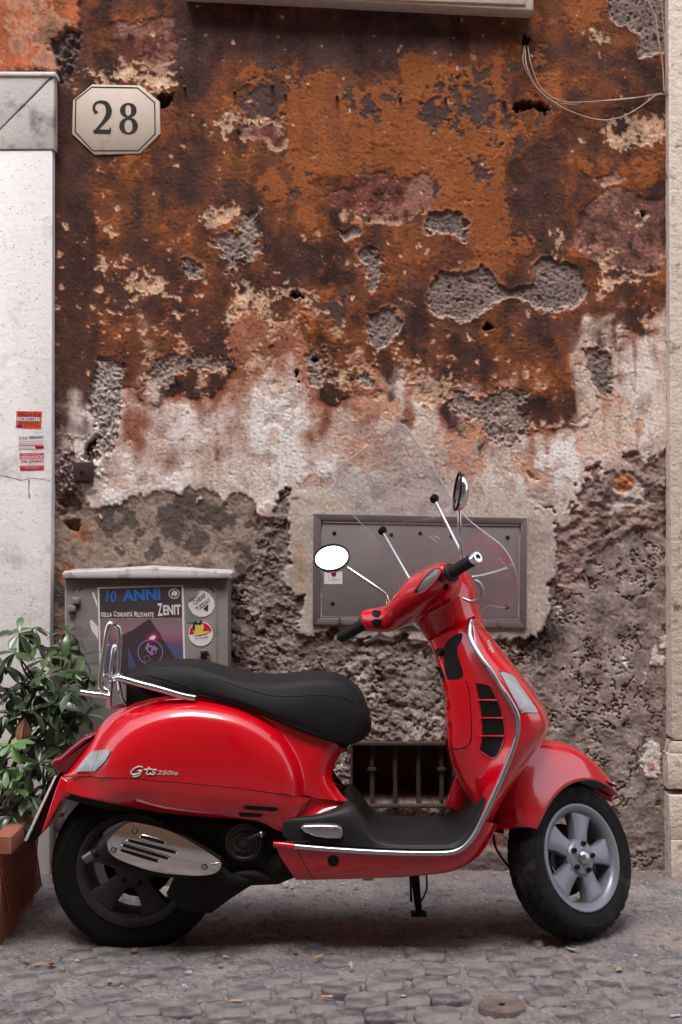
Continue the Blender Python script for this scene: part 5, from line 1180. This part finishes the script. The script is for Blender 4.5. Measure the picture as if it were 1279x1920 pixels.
# ---------------------------------------------------------------- electric cabinet with poster
CYF = -.16
M_CAB = mat('cabinet_grey', L(126, 120, 118), .6, var=.1, vscale=6, bump=.0006, bscale=60, dirt=L(92, 82, 78), dscale=5, dlo=.55, dhi=.7)
M_LID = mat('cabinet_lid', L(186, 180, 182), .6, var=.12, vscale=9, dirt=L(120, 110, 106), dscale=9, dlo=.5, dhi=.62)
cb = empty('electric_cabinet', P(275, 1640, -.16), 'grey electric cabinet with pale lid against the wall behind the seat', 'cabinet')
obj('body', stone_px([(121,1084),(427,1084),(426,1690),(121,1690)], CYF, .0, .006), M_CAB, cb)
obj('lid', stone_px([(116,1085),(116,1075),(121,1071),(200,1069),(276,1064),(350,1068),(427,1072.5),(432,1076),(432,1085)], CYF-.03, .0, .005), M_LID, cb)
dr_ = obj('door', stone_px([(141,1690),(141,1110),(154,1093.5),(394,1095),(407,1108),(407,1690)], CYF-.005, CYF+.01, .002), M_CAB, cb)
for q in ([(147,1108),(153,1101),(155,1102),(149,1109)], [(395,1101),(404,1109),(402,1111),(393,1103)]): obj2('corner_slot', flat_on(q, CYF-.0055), M_INK, dr_)
for a, b in ((141,1128),(133,1143)): obj('hinge', stone_px([(a-6,b-8),(a+8,b-6),(a+8,b+4),(a-6,b+6)], CYF-.02, CYF, .003), M_CAB, cb)
lk_ = obj('lock_cover', lathe([(0, .010), (.012, .012), (.020, .010), (.024, .004), (.026, -.004)], P(383, 1228, CYF-.006), (0, -1, 0), 24), M_CHROME, cb); obj('keyhole', lathe([(0, .0135), (.012, .0132), (.013, .009)], P(383, 1230, CYF-.006), (0, -1, 0), 20), M_BLACK, lk_)
DY = CYF-.0055
for q, c in (([(168,1165),(172,1162),(184,1176),(184,1200),(178,1190),(172,1182)], M_PAPER), ([(150,1203),(168,1200),(183,1205),(183,1243),(152,1246)], M_GREYINK), ([(348,1120),(356,1116),(362,1135),(374,1150),(372,1168),(350,1168)], M_GREYINK), ([(172,1112),(176,1110),(183,1130),(183,1140)], M_PAPER)):
    o = obj2('torn_paper', flat_on(q, DY), c, None); tag(o, {0: 'white torn paper scrap left of the poster', 1: 'grey printed paper rest low at the left of the poster', 2: 'grey paper rest between poster and round stickers', 3: 'thin white paper scrap at the upper left of the poster'}[[168,150,348,172].index(q[0][0])], 'paper scrap', 'paper rests on the cabinet')
ps = empty('poster', P(265, 1100, DY), 'dark poster with blue 10 ANNI heading and sunset picture on the cabinet', 'poster')
obj2('sheet', flat_on([(183,1101),(344,1096.5),(348,1262),(187,1266)], DY, .0008), M_PAPER, ps)
M_PDARK = mat('poster_dark', L(66, 54, 60), .55, var=.12, vscale=14)
obj2('heading_panel', flat_on([(186.5,1104),(340.5,1099.8),(341.5,1158),(187.5,1159)], DY-.001), M_PDARK, ps)
M_SUNSET = bpy.data.materials.new('sunset_print'); M_SUNSET.use_nodes = True; nt = M_SUNSET.node_tree
tcn = nt.nodes.new('ShaderNodeTexCoord'); sx = nt.nodes.new('ShaderNodeSeparateXYZ'); rp = nt.nodes.new('ShaderNodeValToRGB'); nz = nt.nodes.new('ShaderNodeTexNoise'); nz.inputs['Scale'].default_value = 6
ad = nt.nodes.new('ShaderNodeMath'); ad.operation = 'MULTIPLY_ADD'; ad.inputs[1].default_value = .12; nt.links.new(tcn.outputs['Generated'], sx.inputs[0]); nt.links.new(tcn.outputs['Generated'], nz.inputs['Vector'])
nt.links.new(nz.outputs['Fac'], ad.inputs[0]); nt.links.new(sx.outputs['Z'], ad.inputs[2]); nt.links.new(ad.outputs[0], rp.inputs['Fac'])
cr_ = rp.color_ramp; cr_.elements[0].position = .0; cr_.elements[0].color = (*L(70, 74, 106), 1); cr_.elements[1].position = 1.0; cr_.elements[1].color = (*L(128, 110, 118), 1)
for p_, c_ in ((.56, L(84, 88, 128)), (.62, L(120, 76, 110)), (.78, L(150, 108, 124))): e_ = cr_.elements.new(p_); e_.color = (*c_, 1)
nt.links.new(rp.outputs[0], nt.nodes['Principled BSDF'].inputs['Base Color']); nt.nodes['Principled BSDF'].inputs['Roughness'].default_value = .5
obj2('picture', flat_on([(187.5,1160),(341.5,1159),(344.5,1259),(189.5,1263)], DY-.001), M_SUNSET, ps)
obj2('picture_figure', flat_on([(228,1192),(236,1187),(248,1182),(262,1172),(281,1160),(300,1190),(336,1245),(336,1258),(262,1262),(240,1214),(241,1262),(226,1262)], DY-.0018), M_PDARK, ps)
for k, (rx, ry, c_) in enumerate(((17, 13, L(98, 44, 70)), (12, 9, L(140, 48, 86)), (6.5, 4, L(240, 214, 190)))): obj2('flare', flat_on([(286+rx*math.cos(R(t))*.9+ry*math.sin(R(t))*.4, 1196-rx*math.cos(R(t))*.45+ry*math.sin(R(t))*.9) for t in range(0, 360, 20)], DY-.0026-.0006*k), mat('flare_ink', c_, .6), ps)
M_VIOLET = mat('violet_ink', L(142, 120, 168), .6)
obj2('emblem_ring', ribbon(ell(282, 1223, 23, 23, 24), [1.8], DY-.0046, .0004, 2, True), M_VIOLET, ps)
obj2('emblem_mask', flat_on([(272,1216),(277,1205),(281,1210),(290,1211),(296,1216),(292,1226),(284,1229),(278,1224)], DY-.0040), M_VIOLET, ps)
for q in (ell(281, 1217, 3, 4, 10), ell(289, 1222, 2.6, 3, 10)): obj2('emblem_eye', flat_on(q, DY-.0046), M_PDARK, ps)
obj2('emblem_star', ribbon([(270,1232),(278,1229),(282,1238),(272,1242)], [1.2], DY-.0046, .0004, 1, True), M_VIOLET, ps)
M_PBLUE = mat('poster_blue', L(30, 110, 190), .55); M_PWHITE = mat('poster_white', L(222, 214, 212), .6)
obj2('lettering', text_on('10', 209, 1118, DY-.0020, 22, 18, 4, bold=.02), M_PBLUE, ps); obj2('lettering', text_on('ANNI', 265, 1115.5, DY-.0020, 22, 71, -2.5, bold=.035), M_PBLUE, ps)
xw = 189.5
for wd, w_ in (('DELLA', 21), ('COMUNITÀ', 35.5), ('MILITANTE', 37)):
    big, rest = wd[0], wd[1:]; bw = w_/len(wd)*(1.15 if wd != 'DELLA' else 1)
    obj2('lettering', text_on(big, xw+bw*.45, 1152-(1 if wd != 'DELLA' else 0), DY-.0020, 10.5 if wd != 'DELLA' else 8.5, bw*.85, -.5, bold=.03), M_PWHITE, ps)
    obj2('lettering', text_on(rest, xw+bw+(w_-bw)/2, 1152.6-(1.2 if 'À' in rest else 0), DY-.0020, 8.5 if 'À' not in rest else 11, w_-bw-.5, -.5, bold=.03), M_PWHITE, ps); xw += w_+2.8
obj2('lettering', text_on('Z', 300, 1143, DY-.0020, 24, 9, -2, bold=.03), M_PWHITE, ps); obj2('lettering', text_on('ENIT', 322.5, 1143.5, DY-.0020, 19, 33, -2, bold=.035), M_PWHITE, ps)
obj2('emblem_ring', ribbon(ell(326.5, 1113, 9.6, 8.8, 20), [1.4], DY-.0020, .0004, 2, True), M_PWHITE, ps); obj2('emblem_mask', flat_on([(321,1114),(325,1107),(332,1109),(333,1114),(329,1119),(327,1115),(323,1118)], DY-.0020), M_PWHITE, ps)
s1 = empty('round_sticker', P(377, 1132, DY), 'round white sticker with black slanted lettering and peeling corner, upper one on cabinet', 'sticker', 'round stickers on the cabinet')
obj2('paper', flat_on([(360,1126),(372,1109),(380,1107),(392,1112),(401,1124),(403,1136),(397,1149),(386,1156),(374,1157),(362,1151),(354,1139),(353,1131)], DY-.001), M_PAPER, s1)
obj('curled_corner', ([tuple(P(353,1131,DY-.0015)), tuple(P(361,1127,DY-.012)), tuple(P(371,1118,DY-.012)), tuple(P(377,1108,DY-.0015)), tuple(P(368,1112,DY-.020)), tuple(P(359,1120,DY-.020))], [(0, 1, 5), (1, 2, 4, 5), (2, 3, 4)]), M_PAPER, s1)
obj2('lettering', text_on('CHEAP', 374, 1123.5, DY-.002, 8.5, 28, -38, bold=.02), M_STINK, s1); obj2('lettering', text_on('TUESDAY', 381, 1134, DY-.002, 8.5, 32, -36, bold=.02), M_STINK, s1); obj2('arrow', flat_on([(381,1141),(391,1133),(389.5,1147)], DY-.002), M_STINK, s1)
s2 = empty('round_sticker', P(376, 1188, DY), 'round red and white sticker with yellow figures, lower one on cabinet', 'sticker', 'round stickers on the cabinet')
obj2('paper', flat_on(ell(376.5, 1188.5, 23, 23, 30), DY-.001), M_PAPER, s2); obj2('red_half', flat_on(ell(376.5, 1188.5, 21.5, 21.5, 18, 178, 345)+[(390,1186)], DY-.0018), M_STRED, s2)
obj2('figures', flat_on([(364,1174),(369,1167),(375,1173),(380,1169),(383,1176),(380,1184),(394,1183),(385,1189),(366,1192),(362,1184)], DY-.0028), mat('sticker_yellow', L(214, 190, 92), .6), s2); obj2('figure_hair', flat_on([(362,1180),(361,1168),(367,1164),(372,1168),(376,1162),(380,1166),(376,1171),(366,1171),(365,1184)], DY-.0034), M_STINK, s2)
obj2('lettering', text_on('la mSuola', 378, 1195, DY-.0028, 4.5, 24, -8), M_STINK, s2)

# ---------------------------------------------------------------- planter and shrub
M_TERRA = mat('terracotta', L(146, 86, 70), .8, var=.15, vscale=9, bump=.001, bscale=60, dirt=L(176, 130, 110), dscale=7, dlo=.58, dhi=.75)
pl = empty('planter', (-1.2, -.6, 0), 'long terracotta planter box at the lower left behind the scooter', 'planter')
def tub(x0, x1, y0, y1, z0, z1, tp_, th):
    def rng(ix, z, t): return [(x0+t+ix, y0+t+ix, z), (x1-t-ix, y0+t+ix, z), (x1-t-ix, y1-t-ix, z), (x0+t+ix, y1-t-ix, z)]
    V = rng(0, z0, tp_)+rng(0, z1, 0)+rng(th, z1, 0)+rng(th, z1-.06, 0); F = [(3, 2, 1, 0)]
    for k in range(3):
        for i in range(4): j = (i+1) % 4; F.append((k*4+i, k*4+j, (k+1)*4+j, (k+1)*4+i))
    return V, F
obj('body', tub(-1.42, -1.035, -.85, -.36, .004, .315, .02, .02), M_TERRA, pl)
def rimgeo(x0, x1, y0, y1, z0, z1, th): 
    V = []
    for ix, z in ((0, z0), (-.006, z0+.004), (-.006, z1-.004), (0, z1), (th, z1), (th, z0)): V += [(x0+ix, y0+ix, z), (x1-ix, y0+ix, z), (x1-ix, y1-ix, z), (x0+ix, y1-ix, z)]
    F = []
    for k in range(6):
        k2 = (k+1) % 6
        for i in range(4): j = (i+1) % 4; F.append((k*4+i, k*4+j, k2*4+j, k2*4+i))
    return V, F
obj('rim', rimgeo(-1.455, -1.005, -.885, -.325, .31, .368, .045), M_TERRA, pl)
for k in range(16): obj('side_rib', box((-1.0335-.004, -.80+k*.027, .16), (.006, .007, .24), .002, Matrix.Rotation(R(28), 3, 'X')), M_TERRA, pl)
obj('soil', box((-1.23, -.605, .325), (.37, .46, .02)), mat('potting_soil', (.03, .022, .018), .95, bump=.01, bscale=40), pl)
M_LEAF = mat('leaf_green', L(58, 78, 44), .36, coat=.35, var=.25, vscale=14, objrand=.45); M_LEAFB = mat('leaf_bright', L(98, 134, 74), .38, coat=.2, objrand=.25); M_LEAFD = mat('leaf_dry', L(160, 116, 84), .6, objrand=.25); M_BARK = mat('shrub_bark', L(70, 56, 48), .85, var=.2, vscale=30)
def leaf_mesh(name, m, l, w, bend):
    V = []; F = []
    ts = (0, .12, .3, .5, .7, .86, 1.0); ws = (.03, .22, .55, .85, 1.0, .78, .06)
    for t, q in zip(ts, ws):
        z = -bend*l*t*t; 
        for s in (-1, 0, 1): V.append((s*w*q, l*t, z+(.0 if s else -.0)+abs(s)*w*q*.28))
    for i in range(len(ts)-1):
        a = i*3; F += [(a, a+1, a+4, a+3), (a+1, a+2, a+5, a+4)]
    me = bpy.data.meshes.new(name); me.from_pydata(V, [], F); me.polygons.foreach_set('use_smooth', [True]*len(F)); me.materials.append(m); return me
LV_ = [leaf_mesh('leaf', M_LEAF, .082, .0150, b) for b in (.1, .28, .45, .6)]; LB_ = [leaf_mesh('leaf', M_LEAFB, .070, .013, b) for b in (.15, .35)]; LD_ = [leaf_mesh('leaf', M_LEAFD, .07, .013, b) for b in (.3, .6)]
sb = empty('shrub', (-1.2, -.58, .335), 'glossy green shrub with whorled leaves growing in the terracotta planter', 'shrub')
rl = random.Random(21); tips = []
spots = [(36,1188,.50,9),(62,1178,.36,7),(128,1186,.30,8),(30,1224,.60,9),(84,1236,.45,8),(118,1218,.30,9),(84,1268,.55,10),(22,1300,.50,8),(138,1262,.38,10),(168,1268,.34,9),(112,1302,.50,10),(60,1332,.62,9),(96,1322,.56,9),(142,1306,.42,9),(46,1346,.64,6),(20,1396,.78,9),(72,1432,.62,9),(12,1442,.76,8),(128,1376,.40,9),(100,1352,.50,9),(22,1478,.72,8),(48,1492,.66,8),(160,1340,.36,8),(8,1342,.60,8),(66,1392,.55,9),(104,1402,.46,9),(40,1280,.48,9),(70,1210,.34,8),(8,1250,.55,8),(150,1230,.30,7),(24,1530,.72,7),(84,1470,.52,8),(122,1330,.34,8),(58,1300,.36,8)]
base = Vector((-1.2, -.58, .335)); nleaf = 0
mains = [Vector((-1.26+.06*k, -.72+.09*k, .335)) for k in range(5)]; heads = []
for k, b_ in enumerate(mains):
    tpx = P(*[(20,1330),(70,1290),(115,1280),(60,1380),(120,1350)][k], -.50+.04*k); heads.append(tpx)
    o = obj('branch', tube([b_, b_*.6+tpx*.4+Vector((rl.uniform(-.03, .03), 0, .02)), b_*.25+tpx*.75+Vector((rl.uniform(-.03, .03), 0, 0)), tpx], [.010, .008, .006, .005], 8, 4), M_BARK, sb)
for i, (a, b, yd, n) in enumerate(spots):
    t = P(a, b, -yd); h = min(heads, key=lambda q: (q-t).length)
    f = .35 if t.z > h.z else .0
    st_ = h if t.z > h.z-.02 else Vector((h.x*.5+mains[i % 5].x*.5, mains[i % 5].y, .36))
    obj('twig', tube([st_, st_*.5+t*.5+Vector((rl.uniform(-.02, .02), rl.uniform(-.02, .02), -.015)), t], [.0045, .0035, .003], 6, 4), M_BARK, sb)
    ax = (Vector((rl.uniform(-.35, .35), rl.uniform(-.75, -.1), 1))).normalized(); q = Vector((0, 0, 1)).rotation_difference(ax)
    kind = LB_ if i in (15, 17, 20) else LV_
    for k in range(n):
        if nleaf >= 298: break
        me = rl.choice(kind) if not (i == 14 and k < 5) else rl.choice(LD_)
        o = link('leaf', me, parent=sb); nleaf += 1
        el = rl.uniform(-.75, .55) if i != 14 else rl.uniform(-1.3, -.5); az = 2*math.pi*k/n+rl.uniform(-.3, .3); s = rl.uniform(.62, 1.14)
        M_ = q.to_matrix().to_4x4() @ Matrix.Rotation(az, 4, 'Z') @ Matrix.Rotation(el, 4, 'X')
        o.location = t-base; o.rotation_euler = M_.to_euler(); o.scale = (s, s, s)
print('leaves', nleaf)
V = []; F = []                                   # the inner foliage behind the countable leaves
for k in range(230):
    c = P(rl.uniform(-60, 150), rl.uniform(1270, 1560), -rl.uniform(.36, .70)); s = rl.uniform(.7, 1.1)
    M_ = Matrix.Translation(c) @ Matrix.Rotation(rl.uniform(0, 6.28), 4, 'Z') @ Matrix.Rotation(rl.uniform(-1, .4), 4, 'X') @ Matrix.Scale(s, 4)
    if c.z < .37 or (c.x > -.98 and c.z < .62): continue
    n = len(V); V += [tuple(M_ @ v.co) for v in LV_[k % 4].vertices]; F += [tuple(i+n for i in p.vertices) for p in LV_[k % 4].polygons]
o = obj('foliage', (V, F), M_LEAF, sb); o['kind'] = 'stuff'

# ---------------------------------------------------------------- drain cap and litter
def gnd(px, py, z=.006):
    d = FPX*(EYE-z)/(py-960.0); return Vector(((px-639.5)*d/FPX, d-DIST, z))
dc = empty('drain_cap', gnd(941, 1888), 'small round iron drain cap set in the cobbles at the front', 'drain cap')
M_CAST = mat('worn_cast_iron', L(112, 98, 94), .6, .3, var=.2, vscale=30, bump=.0015, bscale=70, dirt=L(130, 112, 102), dscale=20)
g0 = dc.location
obj('ring', lathe([(.050, .006), (.054, .009), (.062, .008), (.064, .003), (.064, -.03)], g0, (0, 0, 1), 40), M_CAST, dc, smooth=30)
obj('lid', lathe([(0, .004), (.010, .004), (.012, .007), (.026, .0075), (.030, .005), (.040, .005), (.043, .007), (.0485, .006), (.0495, -.02)], g0, (0, 0, 1), 40), M_CAST, dc, smooth=30)
obj('lid_knob', lathe([(0, .009), (.008, .0085), (.010, .004)], g0, (0, 0, 1), 6), M_DARK, dc); 
M_GLEAF = mat('fallen_green_leaf', L(128, 142, 92), .6, objrand=.2); M_OLEAF = mat('fallen_brown_leaf', L(150, 96, 60), .7, objrand=.25); M_BUTT = mat('cigarette_filter', L(190, 140, 104), .8); M_WHITE = mat('scrap_white', L(168, 164, 166), .7)
rg_ = random.Random(5)
def flat_leaf(px, py, l, w, m, rz, label, curl=.5):
    c = gnd(px, py, .012); V = []; F = []
    ts = (0, .25, .5, .75, 1.0); ws = (.1, .8, 1, .7, .05)
    for t, q in zip(ts, ws):
        for s in (-1, 0, 1): V.append(((t-.5)*l, s*w*q, .002+curl*l*(t-.5)**2+abs(s)*w*q*.35))
    for i in range(4): F += [(i*3, i*3+1, i*3+4, i*3+3), (i*3+1, i*3+2, i*3+5, i*3+4)]
    M_ = Matrix.Translation(c) @ Matrix.Rotation(rz, 4, 'Z'); o = obj('fallen_leaf', ([tuple(M_ @ Vector(v)) for v in V], F), m, None, origin=c); tag(o, label, 'leaf', 'fallen leaves on the paving')
def scrap(px, py, l, w, m, rz, label, name='paper_scrap', cat='paper scrap', h=.006):
    l, w = l*.75, w*.75
    c = gnd(px, py, .011); k = rg_; pts = [(-l, -w), (-l*.2, -w*k.uniform(.6, 1.2)), (l, -w*k.uniform(.3, .9)), (l*k.uniform(.7, 1), w), (0, w*k.uniform(.7, 1.2)), (-l*.8, w*.8)]
    V = [(x, y, k.uniform(0, h)) for x, y in pts]+[(0, 0, h)]; F = [(i, (i+1) % 6, 6) for i in range(6)]
    M_ = Matrix.Translation(c) @ Matrix.Rotation(rz, 4, 'Z'); o = obj(name, ([tuple(M_ @ Vector(v)) for v in V], F), m, None, smooth=0, origin=c); md_ = o.modifiers.new('thickness', 'SOLIDIFY'); md_.thickness = .0008; tag(o, label, cat, 'litter on the paving')
def butt(px, py, rz, label):
    c = gnd(px, py, .0145); d = Vector((math.cos(rz), math.sin(rz), .05)); o = empty('cigarette_butt', c, label, 'cigarette butt', 'litter on the paving')
    obj('filter', tube([c-d*.012, c+d*.010], .0038, 10), M_BUTT, o); obj('paper_end', tube([c+d*.010, c+d*.019], [.0039, .0036], 10), M_WHITE, o)
flat_leaf(50, 1803, .034, .006, M_GLEAF, .1, 'thin yellow green leaf on the cobbles near the planter')
flat_leaf(68, 1809, .032, .007, M_OLEAF, .6, 'ochre leaf just right of the thin green one by the planter')
flat_leaf(96, 1811, .030, .010, M_OLEAF, 2.0, 'curled brown leaf on the cobbles below the mudguard', 1.6)
flat_leaf(414, 1811, .020, .009, M_GLEAF, 1.2, 'small green leaf on the cobbles below the engine')
flat_leaf(206, 1842, .018, .006, M_GLEAF, 1.0, 'tiny green leaf on a sett at the lower left')
flat_leaf(261, 1855, .016, .005, M_GLEAF, .4, 'tiny green leaf between two dark setts at the lower left')
flat_leaf(554, 1786, .024, .009, M_OLEAF, 1.4, 'orange brown leaf at the edge of the scooter shadow')
flat_leaf(735, 1770, .032, .007, M_OLEAF, .1, 'rust coloured leaf in the dark shadow under the footboard')
flat_leaf(844, 1835, .016, .008, M_GLEAF, 1.2, 'small green leaf in a joint of the neat sett rows')
flat_leaf(1074, 1783, .040, .009, M_GLEAF, -.2, 'green leaf lying below the front tyre', .9)
flat_leaf(1161, 1823, .032, .010, M_GLEAF, 1.5, 'bright green leaf standing up on the paving at the lower right', 1.2)
flat_leaf(938, 1688, .036, .007, M_GLEAF, .1, 'green leaf behind the scooter left of the front tyre')
flat_leaf(1272, 1760, .024, .008, M_OLEAF, .2, 'yellowish leaf at the right edge of the paving')
flat_leaf(642, 1660, .022, .009, M_GLEAF, .7, 'yellow green leaf at the wall foot under the footboard')
flat_leaf(250, 1786, .024, .012, M_OLEAF, .7, 'light brown crumpled leaf under the rear tyre', 1.2)
butt(596, 1795, .75, 'tan cigarette butt lying slanted at the edge of the scooter shadow'); butt(611, 1869, -.1, 'cigarette butt lying flat beside the neat sett rows'); butt(440, 1877, -.1, 'pinkish cigarette butt on a sett at the lower left')
scrap(145, 1803, .010, .010, M_WHITE, .5, 'torn white paper bit on the cobbles near the curled leaf'); scrap(424, 1795, .014, .004, M_WHITE, .1, 'narrow white strip at the shadow edge under the engine'); scrap(353, 1824, .014, .005, M_WHITE, 0, 'pale strip of plastic on the cobbles below the exhaust')
scrap(346, 1853, .010, .006, M_WHITE, .2, 'white crumpled scrap between dark setts at the lower left', h=.012); scrap(659, 1814, .011, .009, M_WHITE, .9, 'white folded scrap just left of the neat sett rows', h=.018); scrap(756, 1869, .014, .006, M_WHITE, -.2, 'white flattened scrap in a joint of the neat sett rows')
scrap(1194, 1794, .016, .006, M_WHITE, -.1, 'pale blue white slip on the paving right of the tyre'); scrap(1266, 1906, .02, .007, M_WHITE, .2, 'white and orange wrapper scrap at the lower right corner')
for i, (a, b, w_) in enumerate(((536,1661,'left end'),(548,1664,'right part'),(568,1663,'right end'))): scrap(a, b, .014, .009, M_WHITE, i, 'crumpled white plastic by the wall under the engine, %s of three' % w_, 'plastic_scrap', 'plastic scrap', .022)
scrap(690, 1653, .028, .016, M_WHITE, .2, 'larger clear white plastic scrap at the wall foot', 'plastic_scrap', 'plastic scrap', .03); scrap(668, 1668, .018, .008, M_WHITE, .2, 'flat white scrap in front of the larger plastic piece', 'plastic_scrap', 'plastic scrap', .014)
c = gnd(1010, 1772, .012); o = obj('pebble', lathe([(0, .016), (.012, .014), (.02, .006), (.021, -.004), (.012, -.010)], c, (0, 0, 1), 10, lambda r, h, a: r*(1+.15*math.sin(3*a))), M_STONE, None, origin=c); tag(o, 'dark pebble on the paving left of the front tyre', 'pebble')
V = []; F = []
for k in range(900):                              # crumbs of mortar and grit on the ground
    x, y = rg_.uniform(-1.3, 1.3), -rg_.random()**1.3*1.4; s = rg_.uniform(.0012, .0035)*(1.6 if y > -.15 else 1); z = float(gh(x, y))+s*.5; n = len(V)
    V += [(x+s*rg_.uniform(.6, 1.3), y, z), (x, y+s, z), (x-s, y, z), (x, y-s*rg_.uniform(.6, 1.3), z), (x, y, z+s), (x, y, z-s)]; F += [(n+i, n+(i+1) % 4, n+4) for i in range(4)]
o = obj('grit', (V, F), mat('mortar_grit', L(158, 146, 140), .9, var=.4, vscale=90), None, smooth=0); tag(o, kind='stuff')
